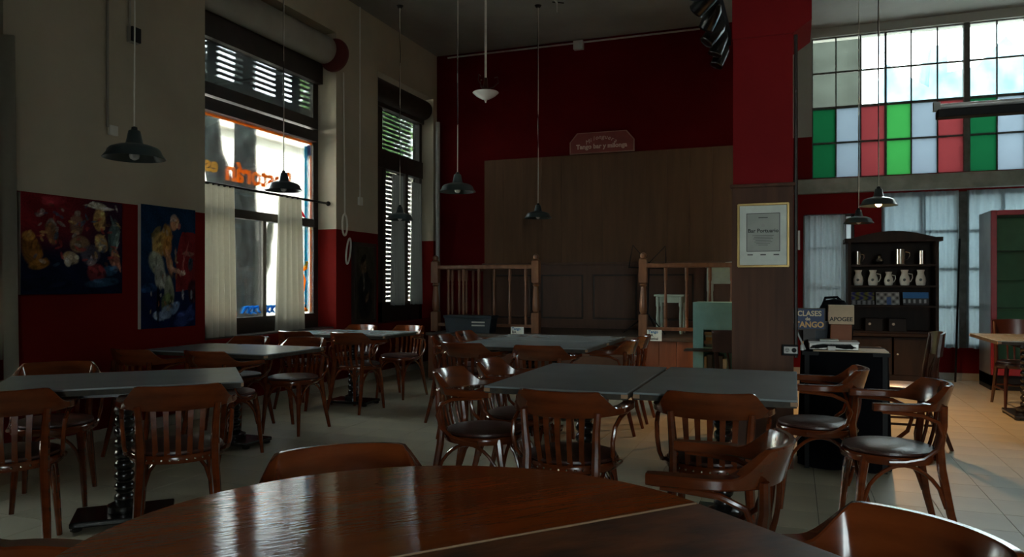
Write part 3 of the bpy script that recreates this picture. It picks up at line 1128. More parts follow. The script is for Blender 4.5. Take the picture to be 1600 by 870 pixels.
S = .7071
chair(-.965, 3.40, (.02, 1), 'armchair with its back to viewer at left of the joined centre tables')
chair(-.345, 3.58, (-.03, 1), 'armchair with its back to viewer at right of the joined centre tables')
chair(-.27, 2.43, (-1, .02), 'armchair side-on with arms pointing left, just behind the round table')
chair(.10, 1.51, (-S, -S), 'nearest armchair at bottom right, big glossy crest by the dark leaf')
chair(-1.07, 1.69, (.65, -.75), 'armchair tucked in behind the round table, only its crest showing')
chair(-1.40, .92, (.97, .2), 'armchair at bottom left corner, cut off beside the round table')
chair(-1.58, 3.80, (1, .03), 'armchair on the left side of centre tables, nearer one facing right')
chair(-1.57, 4.36, (1, .03), 'armchair on the left side of centre tables, farther one facing right')
chair(-2.48, 5.75, (.10, 1), 'armchair seen from behind at the left end of table before stage')
chair(-1.84, 5.70, (0, 1), 'armchair seen from behind in the middle of table before stage')
chair(-2.84, 6.30, (1, 0), 'armchair at the left end of stage tables, nearer, half hidden')
chair(-2.88, 6.90, (1, 0), 'armchair at the left end of stage tables, by the blue crate')
chair(-1.50, 6.34, (-1, 0), 'armchair at the right end of stage tables, nearer one facing left')
chair(-1.50, 6.92, (-1, 0), 'armchair at the right end of stage tables, farther one by newel post')
chair(-.37, 6.50, (.30, 1), 'high backed side chair half hidden behind the column', 's')
chair(.12, 4.64, (-1, .02), 'armchair facing left between the column and the centre table end')
chair(.43, 4.08, (-.98, -.14), 'armchair in the open at right with light on its seat')
chair(.80, 6.62, (-1, -.05), 'dark side chair standing behind the right armchair, near the hutch', 's')
chair(-2.83, 2.90, (-.70, .71), 'armchair seen from behind at the right half of the far left table')
chair(-3.43, 2.49, (-.70, .71), 'armchair in deep shade at the left picture edge, seen from behind')
chair(-3.99, 3.15, (.70, -.71), 'armchair by the red wall below the musicians painting')
chair(-3.88, 4.43, (.03, 1), 'armchair seen from behind at the table under the lettered window')
chair(-4.50, 4.36, (0, 1), 'shaded armchair seen from behind below the pianist painting')
chair(-4.55, 5.33, (.05, -1), 'armchair facing viewer between the two beige curtains')
chair(-3.99, 5.37, (.05, -1), 'armchair facing viewer below the middle curtain, seat lit by window')
chair(-4.68, 6.52, (0, 1), 'armchair seen from behind at left of farthest left wall table')
chair(-4.06, 6.52, (.03, 1), 'armchair seen from behind at right of farthest left wall table')
chair(-4.66, 7.36, (0, -1), 'armchair facing viewer under the dark portrait')
chair(-4.10, 7.42, (-.1, -1), 'armchair facing viewer nearest the left stage railing')
chair(2.15, 8.98, (0, -1), 'dark side chair behind the right edge table, before the fridge', 's')
chair(2.42, 7.95, (-1, .2), 'dark side chair at the extreme right picture edge', 's')


# ------------------------------------------------------------------ pendant lamps
def make_lamp(hc):
    """origin at the rim; cord runs up to the ceiling"""
    t = empty('pendant_lamp')
    prof = [(.030, .165), (.034, .16), (.047, .092), (.056, .084), (.095, .076), (.132, .062), (.146, .048), (.154, .026), (.175, .0), (.172, -.002), (.150, .024), (.141, .045), (.128, .057), (.092, .071), (.050, .079), (.030, .082)]
    MB().lathe(prof, 32).build('lamp_shade', 'enamel_green_black', t, smooth=True)
    MB().lathe([(.004, .165), (.018, .165), (.016, .185), (.004, .19)], 12).build('cord_grip', 'black', t)
    MB().lathe([(.018, .078), (.020, .05), (.014, .045)], 12).build('bulb_socket', 'black', t)
    MB().lathe([(.012, .05), (.026, .032), (.030, .015), (.024, -.002), (.010, -.010), (.001, -.012)], 14).build('light_bulb', 'white_gloss', t, smooth=True)
    return t


lamp0 = make_lamp(0)
lamps = [
    (-3.68, 3.43, 2.00, 'pendant lamp nearest at upper left, in front of the cream wall'),
    (-4.49, 5.90, 2.13, 'pendant lamp hanging before the lettered street window'),
    (-4.69, 8.50, 2.07, 'pendant lamp hanging before the dark shuttered window'),
    (-3.00, 6.56, 2.13, 'pendant lamp left of the stage wood panelling, above stage tables'),
    (-3.04, 9.10, 2.09, 'pendant lamp hanging in front of the stage wood panelling'),
    (.78, 8.19, 2.02, 'lit pendant lamp above the hutch, nearer of the two'),
    (.75, 10.20, 2.00, 'pendant lamp by the grey curtain, lower of the two near the hutch'),
]
for k, (x, y, z, lb) in enumerate(lamps):
    o = lamp0 if k == 0 else copy_tree(lamp0)
    o.location = (x, y, z)
    tag(o, lb, 'lamp', 'enamel pendant lamps')
    zt = ZC - z
    pts = [(0, 0, .185)]
    for q in range(1, 8):
        pts.append((rnd.uniform(-.004, .004), rnd.uniform(-.004, .004), .185 + (zt - .185) * q / 8))
    pts.append((0, 0, zt))
    MB().tube(pts, .0045, 6).build('cord', 'cable_white' if k == 0 else 'black', o)
    MB().lathe([(.001, zt - .03), (.03, zt - .025), (.045, zt - .001), (.001, zt - .001)], 12).build('ceiling_cup', 'black', o)
    if k == 5:
        for ch in o.children:
            if ch.name.startswith('light_bulb'):
                ch.data = ch.data.copy()
                ch.data.materials[0] = MATS['bulb']
        ld = bpy.data.lights.new('bulb_light', 'SPOT')
        ld.spot_size = R(132)
        ld.spot_blend = .35
        ld.energy = 52
        ld.color = (1.0, .52, .20)
        ld.shadow_soft_size = .03
        lo = bpy.data.objects.new('bulb_light', ld)
        lo.location = (x, y, z - .03)
        col.objects.link(lo)
        lo.parent = o
        lo.location = (0, 0, -.025)

# bowl pendant on a white rod
cl = empty('bowl_pendant', (-3.40, 8.23, 3.42), label='white glass bowl pendant on a long white ceiling rod', cat='lamp')
MB().tube([(0, 0, .26), (0, 0, ZC - 3.42)], .014, 8).build('rod', 'white_paint', cl, smooth=True)
MB().lathe([(.001, .0), (.05, .012), (.11, .045), (.155, .085), (.150, .092), (.001, .095)], 28).build('glass_bowl', 'white_gloss', cl, smooth=True)
MB().lathe([(.001, -.035), (.008, -.03), (.012, -.012), (.02, .0), (.001, .005)], 10).build('finial', 'white_gloss', cl, smooth=True)
MB().lathe([(.03, .09), (.085, .095), (.08, .115), (.03, .13), (.02, .26), (.001, .265)], 16).build('canopy', 'chair_wood_dark', cl, smooth=True)
for k in range(3):
    a = k * 2 * PI / 3 + .3
    c_, s_ = math.cos(a), math.sin(a)
    pts = [(r * c_, r * s_, z) for r, z in ((.02, .13), (.09, .15), (.15, .20), (.14, .27), (.10, .26))]
    MB().tube(pts, .007, 6).build('scroll_arm', 'chair_wood_dark', cl, smooth=True)

# long tube light on the right
tl = empty('tube_light', (2.0, 5.75, 2.42), R(0), label='long black tube light fixture hanging before the coloured window', cat='lamp')
MB().box(-1.35 + .25, -.05, -.06, 1.2, .05, -.005).build('housing', 'black', tl, bevel=.006)
MB().lathe([(.001, -1.12), (.018, -1.12), (.018, 1.2), (.001, 1.2)], 12, (0, 0, .022), 'x').build('tube', 'white_gloss', tl, smooth=True)
for x in (-1.10, 1.19):
    MB().box(x - .02, -.02, -.01, x + .02, .02, .05).build('tube_holder', 'pale_grey', tl)
for x in (-.35, .95):
    MB().tube([(x, 0, -.01), (x, 0, ZC - 2.42)], .003, 5).build('hanging_wire', 'black', tl)

# black stage spotlight rail near the ceiling
sr = empty('spotlight_rail', (-.88, 9.0, 4.45), label='row of black stage spotlights under the ceiling beside the column', cat='spotlight')
MB().box(-.04, -3.0, .16, .04, 1.5, .22).build('track', 'black', sr)
for k in range(3):
    MB().tube([(0, -2.2 + k * 1.7, .2), (0, -2.2 + k * 1.7, .34)], .012, 6).build('hanger', 'black', sr)
sp = None
for k in range(9):
    y = -2.7 + k * .5
    if sp is None:
        sp = MB().lathe([(.001, -.14), (.085, -.14), (.09, -.06), (.09, .09), (.06, .15), (.001, .15)], 14).build('spotlight', 'black_gloss', sr, smooth=True)
        rim = MB().lathe([(.07, -.142), (.085, -.150), (.092, -.142), (.085, -.13), (.07, -.13)], 14).build('lens_ring', 'black_gloss', sp, smooth=True)
        q = sp
    else:
        q = copy_tree(sp, sr)
    q.location = (rnd.uniform(-.05, .05), y, -.12 + rnd.uniform(-.08, .04))
    q.rotation_euler = (R(rnd.uniform(-40, 30)), R(rnd.uniform(20, 55)), 0)
MB().box(-.13, -2.9, -.02, .10, 1.45, .16).build('cable_tray', 'black_cloth', sr)

# conduit along the ceiling of the back wall, junction box, hook
cd = empty('ceiling_conduit', (-2.9, YB - .03, ZC - .05), label='thin white conduit with junction box along the ceiling above stage', cat='conduit')
rel(MB().tube([(-5.0, YB - .03, ZC - .05), (-1.2, YB - .03, ZC - .05)], .012, 6).build('pipe', 'pale_grey'), cd)
rel(box('junction_box', 'pale_grey', (-2.98, YB - .08, ZC - .15, -2.84, YB, ZC - .03)), cd)
hk = empty('ceiling_bracket', (-2.7, 8.4, ZC - .2), label='bare bent metal bracket hanging from the ceiling', cat='bracket')
MB().tube([(-.15, -.9, .195), (0, -.1, .12), (.05, .25, .02), (.04, .28, -.08)], [.02, .016, .012, .01], 6).build('arm', 'pale_grey', hk)
MB().tube([(.0, .22, .03), (.12, .30, .03)], .008, 6).build('cross_piece', 'black', hk)

# ------------------------------------------------------------------ left wall fittings
cb = empty('wall_conduit', (XL + .015, 4.62, 3.0), label='slim painted conduit running down the cream wall left of lamp cord', cat='conduit')
rel(MB().tube([(XL + .012, 4.57, 2.52), (XL + .012, 4.57, ZC)], .012, 6).build('pipe', 'drum_beige'), cb)
rel(box('socket', 'white_paint', (XL, 4.58, 2.46, XL + .03, 4.66, 2.54), bevel=.004), cb)
sb = empty('switch_box', (XL, 4.80, 3.30), label='small dark electric box on the cream wall', cat='electric box')
rel(box('body', 'drum_beige', (XL, 4.77, 3.27, XL + .04, 4.87, 3.40)), sb)
rel(box('cover', 'black', (XL + .04, 4.775, 3.275, XL + .055, 4.865, 3.395)), sb)
rel(MB().tube([(XL + .012, 4.79, 3.40), (XL + .012, 4.79, ZC)], .010, 6).build('pipe', 'drum_beige'), sb)
cw = empty('wall_conduit', (XL + .01, 8.36, 3.0), label='slim white conduit on the pier between the two street windows', cat='conduit')
rel(MB().tube([(XL + .010, 8.36, 2.35), (XL + .010, 8.36, ZC)], .010, 6).build('pipe', 'white_paint'), cw)
rel(box('socket', 'white_paint', (XL, 8.32, 2.26, XL + .03, 8.40, 2.36)), cw)
cc = empty('coiled_strap', (XL + .03, 8.0, 1.9), label='pale coiled shutter strap hanging on the pier', cat='strap')
pts = [(XL + .03, 7.98 + .055 * math.cos(a), 1.98 + .13 * math.sin(a)) for a in [k * 2 * PI / 16 for k in range(16)]]
rel(MB().tube(pts, .013, 6, close=True).build('loop', 'cable_white', smooth=True), cc)
pts = [(XL + .045, 8.04 + .045 * math.cos(a) + .03 * math.sin(a), 1.66 + .16 * math.sin(a)) for a in [k * 2 * PI / 16 for k in range(16)]]
rel(MB().tube(pts, .012, 6, close=True).build('loop', 'cable_white', smooth=True), cc)
rel(MB().tube([(XL + .02, 8.0, 2.1), (XL + .02, 7.97, 3.85)], .010, 6).build('strap', 'cable_white'), cc)
cp = tag(MB().tube([(XL + .05, 10.53, .3), (XL + .05, 10.53, 3.75)], .035, 10).build('corner_pipe', 'pale_grey', smooth=True), 'vertical grey pipe in the corner beside the stage', 'pipe')


# paintings
def painting(name, fn, nx, ny, w, hgt, origin, ux, uz, nrm, label, cat='painting', frame=None, thick=.035, edge='canvas_edge'):
    """origin = lower left corner on the wall, ux to the viewer's right"""
    o = empty(name, origin, label=label, cat=cat)
    ux, uz, nrm = Vector(ux), Vector(uz), Vector(nrm)
    me = bpy.data.meshes.new('picture')
    vs, fs, cols = [], [], []
    for j in range(ny + 1):
        for i in range(nx + 1):
            u, v = i / nx, j / ny
            vs.append(ux * (u * w) + uz * (v * hgt) + nrm * (thick + .001))
            cols.append(fn(u, v))
    for j in range(ny):
        for i in range(nx):
            a = j * (nx + 1) + i
            fs.append((a, a + 1, a + nx + 2, a + nx + 1))
    me.from_pydata([tuple(v) for v in vs], [], fs)
    ca = me.color_attributes.new('Col', 'FLOAT_COLOR', 'POINT')
    for i, c in enumerate(cols):
        ca.data[i].color = (*c, 1)
    me.materials.append(MATS['print'])
    p = bpy.data.objects.new('picture', me)
    col.objects.link(p)
    p.parent = o
    mb = MB()
    q = [ux * 0, ux * w, ux * w + uz * hgt, uz * hgt]
    mb.rings([[tuple(x + nrm * .002) for x in q], [tuple(x + nrm * thick) for x in q]])
    mb.build('stretcher', edge, o)
    if frame:
        m, fw = frame
        for (a, b, c, d) in ((-fw, 0, -fw, hgt + fw), (w, w + fw, -fw, hgt + fw), (0, w, -fw, 0), (0, w, hgt, hgt + fw)):
            q = [ux * a + uz * c, ux * b + uz * c, ux * b + uz * d, ux * a + uz * d]
            MB().rings([[tuple(x + nrm * .002) for x in q], [tuple(x + nrm * (thick + .012)) for x in q]]).build('frame', m, o, bevel=.003)
    return o


def strokes(bg, items, seed, wob=.03):
    """soft daubs: (u,v,ru,rv,angle,colour,opacity)"""
    rr = random.Random(seed)
    base = items
    items = []
    for t in base:
        items.append(t)
        x, y, rx, ry, an, cl, op = t
        for _ in range(6 if max(rx, ry) > .04 else 1):
            k = rr.choice((.25, .45, .7, 1.3, 1.7, 2.2))
            da = rr.uniform(-.5, .5)
            dx, dy = rr.uniform(-.8, .8) * rx, rr.uniform(-.8, .8) * ry
            ca, sa = math.cos(an), math.sin(an)
            items.append((x + dx * ca - dy * sa, y + dx * sa + dy * ca, max(.006, rx * rr.uniform(.12, .4)), max(.008, ry * rr.uniform(.15, .5)), an + da,
                          tuple(min(.85, q * k) for q in cl), .8 * op))
    fr = [(rr.uniform(8, 30), rr.uniform(8, 30), rr.uniform(0, 6)) for _ in range(5)]

    def fn(u, v):
        wu = sum(math.sin(a * u + b * v + c) for a, b, c in fr) / 5
        wv = sum(math.cos(b * u - a * v + c) for a, b, c in fr) / 5
        uu, vv = u + wu * wob, v + wv * wob
        c = list(bg(uu, vv))
        for (x, y, rx, ry, an, colr, op) in items:
            dx, dy = uu - x, vv - y
            if abs(dx) > rx + ry + .1 or abs(dy) > rx + ry + .1:
                continue
            ca, sa = math.cos(an), math.sin(an)
            a, b = (dx * ca + dy * sa) / rx, (-dx * sa + dy * ca) / ry
            d = a * a + b * b
            if d < 1.3:
                k = op * (1 - sstep(.6, 1.25, d))
                for q in range(3):
                    c[q] += (colr[q] - c[q]) * k
        n = 1 + .30 * wu + .25 * math.sin(70 * u + 30 * wv) * math.sin(66 * v + 20 * wu)
        return [max(0, x * n * .82) for x in c]
    return fn


def bg1(u, v):
    t = sstep(.35, .75, v)
    red = (.22 * (1 - .5 * u), .015, .02)
    blue = (.008, .012, .035)
    return [blue[k] + (red[k] - blue[k]) * t * (1 - .7 * sstep(.5, .8, u)) for k in range(3)]


r5 = random.Random(5)
it = []
sk = (.55, .33, .12)
gr = (.33, .31, .27)
it += [(.10, .42, .09, .15, .2, (.26, .11, .02), .8), (.07, .58, .06, .05, 0, (.5, .25, .05), .8), (.16, .30, .10, .05, .3, (.42, .19, .03), .8)]
it += [(.27, .70, .05, .07, 0, gr, .8), (.28, .62, .05, .12, .2, (.25, .12, .05), .8), (.17, .82, .05, .03, .8, (.4, .35, .32), .7)]
it += [(.52, .72, .07, .11, -.1, (.24, .14, .09), .9), (.53, .84, .03, .03, 0, (.30, .25, .2), .8), (.55, .52, .10, .09, .5, (.30, .19, .10), .9), (.46, .38, .08, .06, -.5, (.52, .42, .28), .9), (.43, .33, .03, .05, .3, (.6, .52, .4), .8)]
it += [(.75, .93, .16, .022, -.03, (.62, .58, .46), 1), (.74, .955, .09, .02, 0, (.5, .46, .34), .9), (.75, .80, .065, .12, 0, sk, .9), (.78, .85, .03, .06, 0, (.62, .42, .14), .8), (.72, .75, .03, .06, .2, (.30, .16, .05), .8)]
it += [(.77, .55, .06, .10, .4, sk, .85), (.74, .50, .035, .05, .2, (.6, .45, .25), .8), (.66, .42, .10, .10, .7, (.10, .09, .12), .8)]
it += [(.90, .62, .05, .20, -.1, (.10, .16, .15), .8), (.92, .38, .05, .14, .1, (.42, .16, .10), .8), (.95, .62, .02, .12, 0, (.20, .26, .22), .7), (.86, .25, .10, .06, .2, (.04, .12, .22), .8), (.72, .22, .10, .10, .6, (.20, .03, .03), .8), (.78, .12, .18, .05, .1, (.03, .08, .14), .8)]
it += [(.68, .35, .04, .06, -.4, (.38, .30, .3), .6), (.22, .10, .25, .08, 0, (.006, .01, .025), .9), (.3, .95, .12, .05, .2, (.30, .03, .04), .7)]
for _ in range(70):
    it.append((r5.uniform(.05, .95), r5.uniform(.3, .95), r5.uniform(.008, .02), r5.uniform(.02, .05), r5.uniform(0, 3), r5.choice([sk, gr, (.35, .05, .04), (.05, .1, .16), (.1, .05, .03)]), .6))
painting('canvas_painting', strokes(bg1, it, 3, .012), 130, 112, .87, .735, (XL, 3.82, 1.175), (0, 1, 0), (0, 0, 1), (1, 0, 0), 'unframed oil painting of a trumpet player in white hat and musicians')


def bg2(u, v):
    t = sstep(.2, .6, v)
    c1, c2 = (.006, .012, .05), (.008, .035, .085)
    c = [c1[k] + (c2[k] - c1[k]) * t for k in range(3)]
    e = .60 + (v - .55) * .55
    if u > .62 and .30 < v < .80 and u > e:
        c = [.20, .018, .02]
    return c


it = [(.60, .87, .085, .055, .3, (.55, .26, .13), 1), (.58, .91, .06, .03, .2, (.50, .36, .28), .8), (.68, .85, .03, .03, 0, (.50, .20, .14), .8)]
it += [(.42, .72, .15, .10, .75, (.50, .27, .06), 1), (.30, .68, .10, .12, -.4, (.52, .32, .10), .9), (.46, .66, .09, .08, .5, (.45, .20, .05), .8), (.26, .78, .10, .03, .5, (.20, .15, .05), .7)]
it += [(.50, .54, .05, .12, .45, (.50, .24, .12), .9), (.62, .47, .12, .022, -.2, (.50, .27, .18), .9), (.75, .455, .06, .02, .1, (.55, .36, .28), .9)]
it += [(.27, .53, .15, .09, -.3, (.34, .36, .28), .95), (.34, .42, .10, .11, .5, (.36, .36, .30), .95), (.50, .30, .09, .13, .25, (.28, .30, .22), .9), (.47, .20, .12, .09, 0, (.10, .13, .05), .9), (.45, .13, .10, .06, 0, (.16, .22, .30), .8)]
it += [(.36, .10, .16, .04, 0, (.22, .30, .42), .8), (.60, .16, .10, .05, .3, (.16, .25, .4), .8), (.15, .33, .14, .04, 0, (.015, .05, .13), .9), (.30, .20, .03, .16, 0, (.005, .005, .01), .9)]
it += [(.86, .62, .12, .02, .0, (.30, .14, .10), .8), (.80, .60, .012, .15, -.5, (.35, .1, .08), .8), (.95, .30, .10, .10, 0, (.03, .01, .015), .9), (.75, .27, .02, .05, 0, (.30, .32, .35), .7), (.92, .27, .02, .04, 0, (.26, .28, .3), .7), (.90, .53, .05, .06, 0, (.02, .06, .08), .8), (.78, .07, .22, .07, .2, (.03, .05, .16), .8)]
for _ in range(40):
    it.append((r5.uniform(.15, .65), r5.uniform(.1, .85), r5.uniform(.01, .025), r5.uniform(.015, .035), r5.uniform(0, 3), r5.choice([(.5, .4, .2), (.1, .06, .02), (.45, .42, .35), (.3, .12, .04)]), .45))
painting('canvas_painting', strokes(bg2, it, 4, .010), 88, 140, .62, 1.06, (XL, 4.88, .87), (0, 1, 0), (0, 0, 1), (1, 0, 0), 'unframed oil painting of a bent pianist in orange shirt')


def bg3(u, v):
    return [.045 + .02 * v, .038 + .018 * v, .028 + .01 * v]


it = [(.45, .72, .16, .13, 1.5, (.16, .10, .06), .9), (.42, .84, .15, .06, .2, (.015, .012, .01), .9), (.33, .72, .05, .10, 0, (.09, .055, .035), .7), (.5, .42, .42, .22, 0, (.016, .015, .016), .9), (.44, .52, .05, .12, .1, (.14, .13, .11), .8), (.50, .20, .40, .2, 0, (.012, .012, .013), .9), (.62, .30, .12, .05, .5, (.12, .08, .05), .8)]
painting('portrait_painting', strokes(bg3, it, 6, .015), 40, 64, .44, .93, (XL, 8.22, .80), (0, 1, 0), (0, 0, 1), (1, 0, 0), 'dark framed portrait of a seated man on the pier', frame=('dark_frame', .05))

# ------------------------------------------------------------------ stage
ZS = .62
YS = 8.86
stage = empty('stage', (-2.5, YS, 0), label='raised wooden stage with board front below the red wall', cat='stage')
rel(box('platform', 'stage_floor', (-4.47, YS + .02, 0, XJ - .02, YB - .03, ZS - .001)), stage)
rel(box('nosing', 'stage_floor', (-4.50, YS - .03, ZS - .035, XJ - .02, YS + .10, ZS + .004), bevel=.006), stage)
x = -4.47
while x < -.55:
    if not (-3.05 < x + .1 < -1.70):
        rel(box('board', 'stage_wood', (x + .003, YS - .012, .02, x + .197, YS + .02, ZS - .035), bevel=.004), stage)
    x += .2
y = YS + .05
while y < YB - .25:
    rel(box('board', 'stage_wood', (-4.482, y + .003, .02, -4.462, y + .197, ZS - .035)), stage)
    y += .2
rel(box('step', 'wainscot_wood', (-3.0, YS - .62, 0, -1.72, YS - .012, .20), bevel=.006), stage)
rel(box('step', 'wainscot_wood', (-3.0, YS - .31, .20, -1.72, YS - .012, .41), bevel=.006), stage)
YRL = 9.20


def baluster_mesh(hh):
    p = [(.020, 0), (.020, .10), (.012, .11), (.018, .14), (.022, .20), (.018, .36), (.013, .52), (.017, .545), (.013, .57), (.021, .60), (.021, hh)]
    return [(r, z * (hh / .75) if i < len(p) - 1 else hh) for i, (r, z) in enumerate(p)]


def newel(root, x, y):
    mb = MB()
    mb.box(-.05, -.05, 0, .05, .05, .26)
    mb.lathe([(.045, .26), (.03, .275), (.046, .30), (.048, .38), (.034, .55), (.03, .60), (.046, .62), (.03, .635), (.045, .65)], 14)
    mb.box(-.048, -.048, .65, .048, .048, .93)
    mb.lathe([(.045, .93), (.052, .94), (.03, .955), (.04, .975), (.036, 1.0), (.01, 1.02)], 14)
    o = mb.build('newel_post', 'rail_wood', root, smooth=True)
    o.location = Vector((x, y, ZS)) - Vector(root.location)
    return o


def railing(label, pts_x, x0, x1, newels):
    r = empty('stage_railing', ((x0 + x1) / 2, YRL, ZS), label=label, cat='railing', group='turned wood stage railings')
    for x in newels:
        newel(r, x, YRL)
    rel(box('hand_rail', 'rail_wood', (x0, YRL - .035, ZS + .83, x1, YRL + .035, ZS + .885), bevel=.012), r)
    rel(box('bottom_rail', 'rail_wood', (x0, YRL - .025, ZS + .07, x1, YRL + .025, ZS + .11)), r)
    b0 = None
    for x in pts_x:
        if b0 is None:
            b0 = MB().lathe(baluster_mesh(.72), 12).build('baluster', 'rail_wood', r, smooth=True)
            b0.location = Vector((x, YRL, ZS + .11)) - Vector(r.location)
        else:
            share(b0, 'baluster', Vector((x, YRL, ZS + .11)) - Vector(r.location), r)
    return r


railing('turned wooden stage railing left of the steps', [-4.34, -4.12, -3.90, -3.68, -3.46, -3.24], -4.50, -3.12, (-4.53, -3.10))
railing('turned wooden stage railing right of the steps, before mint table', [-1.45, -1.20, -.93, -.68], -1.72, -.52, (-1.72,))
# return railing along the left stage edge
r = empty('stage_railing', (-4.53, 9.9, ZS), label='turned wooden railing along the left stage side, seen end-on', cat='railing', group='turned wood stage railings')
rel(box('hand_rail', 'rail_wood', (-4.40 - .035, YRL + .06, ZS + .83, -4.40 + .035, YB, ZS + .885)), r)
rel(box('bottom_rail', 'rail_wood', (-4.40 - .025, YRL + .06, ZS + .07, -4.40 + .025, YB, ZS + .11)), r)
b0 = None
for k in range(5):
    y = YRL + .25 + k * .24
    if b0 is None:
        b0 = MB().lathe(baluster_mesh(.72), 12).build('baluster', 'rail_wood', r, smooth=True)
        b0.location = Vector((-4.40, y, ZS + .11)) - Vector(r.location)
    else:
        share(b0, 'baluster', Vector((-4.40, y, ZS + .11)) - Vector(r.location), r)

# wood panelling on the back wall, board by board
pn = empty('wall_panelling', (-2.45, YB, ZS), label='tall brown wood panelling covering the wall behind the stage', cat='panelling')
x = -4.39
while x < XJ - .02:
    x2 = min(x + .305, XJ)
    rel(box('board', 'ply_wood', (x + .0015, YB - .025 - rnd.uniform(0, .004), 1.55, x2 - .0015, YB, 3.12)), pn)
    x = x2
rel(box('wainscot_back', 'wainscot_wood', (-4.39, YB - .05, ZS, XJ, YB, 1.53)), pn)
rel(box('ledge', 'wainscot_wood', (-4.39, YB - .12, 1.53, XJ, YB, 1.565), bevel=.005), pn)
rel(box('wainscot_rail', 'wainscot_wood', (-4.39, YB - .07, 1.40, XJ, YB - .045, 1.53)), pn)
rel(box('wainscot_rail', 'wainscot_wood', (-4.39, YB - .07, ZS, XJ, YB - .045, ZS + .12)), pn)
x = -4.39
while x < XJ:
    rel(box('wainscot_stile', 'wainscot_wood', (x, YB - .07, ZS + .12, x + .13, YB - .045, 1.40)), pn)
    x += .78
x = -4.39 + .13
while x < XJ - .3:
    rel(box('panel_moulding', 'dark_frame', (x + .01, YB - .062, ZS + .13, x + .64, YB - .048, 1.39)), pn)
    rel(box('panel', 'wainscot_wood', (x + .03, YB - .068, ZS + .15, x + .62, YB - .05, 1.37), bevel=.01), pn)
    x += .78

# sign on the panelling
sg = empty('wall_sign', (-2.56, YB - .07, 3.12), label='red cut-corner sign board lettered tango bar y milonga', cat='sign')
pl = [(-.47, 0), (.47, 0), (.47, .17), (.36, .30), (-.36, .30), (-.47, .17)]
MB().prism(pl, 'y', -.02, .01).build('board', 'sign_border', sg)
MB().prism([(x * .965, .012 + z * .92) for x, z in pl], 'y', -.026, -.015).build('face', 'sign_red', sg)
text('lettering', 'Tango bar y milonga', .090, 'sign_letter', (0, -.030, .095), (R(90), 0, 0), sg, .002, bold=.003)
word = 'Milonguera'
for i, chh in enumerate(word):
    t = (i - (len(word) - 1) / 2)
    a = t * .075
    text('lettering', chh, .085, 'sign_letter', (t * .045, -.030, .225 - .0032 * t * t), (R(90), a, 0), sg, .002, shear=.25)

# things on and before the stage
cr = empty('storage_crate', (-3.93, 9.02, ZS + .004), label='dark blue plastic crate on the stage edge behind chairs', cat='crate')
MB().prism([(-.30, 0), (.30, 0), (.33, .20), (-.33, .20)], 'y', -.12, .10).build('body', 'blue_crate', cr)
MB().box(-.34, -.135, .19, .34, .115, .225).build('lid', 'blue_crate', cr, bevel=.008)
for z in (.09, .13):
    MB().box(.06, -.126, z, .24, -.118, z + .018).build('label_print', 'pale_grey', cr)
for k, (x, lb) in enumerate(((-3.22, 'small white notice card beside the left newel post'), (-1.52, 'small white notice card beside the right newel post'))):
    s = empty('notice_card', (x, YS - .035, ZS - .03), label=lb, cat='card', group='notice cards on stage edge')
    MB().box(-.085, -.006, 0, .085, 0, .13).build('card', 'paper', s)
    for q, (w_, sz) in enumerate((('Tango', .045), ('BA', .045), ('Festival', .038))):
        text('writing', w_, sz, 'ink' if q else 'blue_paint', (-.068, -.0075, .105 - q * .040), (R(90), 0, 0), s, .0005, align='LEFT', bold=.001)

ms = empty('music_stand', (-1.95, 9.75, ZS), label='thin black folding music stand on the stage', cat='music stand')
MB().tube([(.18, 0, .05), (.2, 0, .92)], .010, 6).build('pole', 'black', ms)
for a in (.2, 2.3, 4.4):
    MB().tube([(.19, 0, .25), (.19 + .32 * math.cos(a + 1.2), .32 * math.sin(a + 1.2), .006)], .008, 6).build('leg', 'black', ms)
MB().tube([(-.06, -.03, .85), (.42, -.03, .83)], .010, 6).build('tray', 'black', ms)
MB().tube([(-.06, 0, .86), (-.02, .06, 1.14), (.19, .03, .9), (.40, .06, 1.12), (.42, 0, .84)], .008, 6).build('desk_frame', 'black', ms)


def mint_table(x, y, z0, w, hgt, apron, label, name):
    t = empty(name, (x, y, z0), label=label, cat='table')
    a = w / 2
    MB().box(-a - .02, -.2, hgt - .025, a + .02, .2, hgt).build('top', 'mint_paint', t, bevel=.005)
    MB().box(-a + .01, -.17, hgt - .025 - apron, a - .01, .17, hgt - .025).build('apron', 'mint_paint', t)
    for sx in (-1, 1):
        for sy in (-1, 1):
            MB().lathe([(.014, 0), (.02, .02), (.024, (hgt - apron) * .5), (.018, (hgt - apron) * .8), (.027, (hgt - apron) * .84), (.027, hgt - .03)], 10, (sx * (a - .025), sy * .155, 0)).build('leg', 'mint_paint', t, smooth=True)
    return t


mint_table(-1.48, 9.85, ZS, .34, .50, .08, 'small pale mint stool on the stage behind the railing', 'mint_stool')
mint_table(-.78, 9.80, ZS, .46, .86, .20, 'tall pale mint table on the stage beside the column', 'mint_table')
wc = MB().lathe([(.001, .05), (.07, .045), (.13, .025), (.15, 0), (.001, 0)], 18, (-.72, 9.78, ZS + .862)).build('white_hat', 'white_paint', smooth=True)
tag(wc, 'white rounded cap lying on the tall mint table', 'hat')

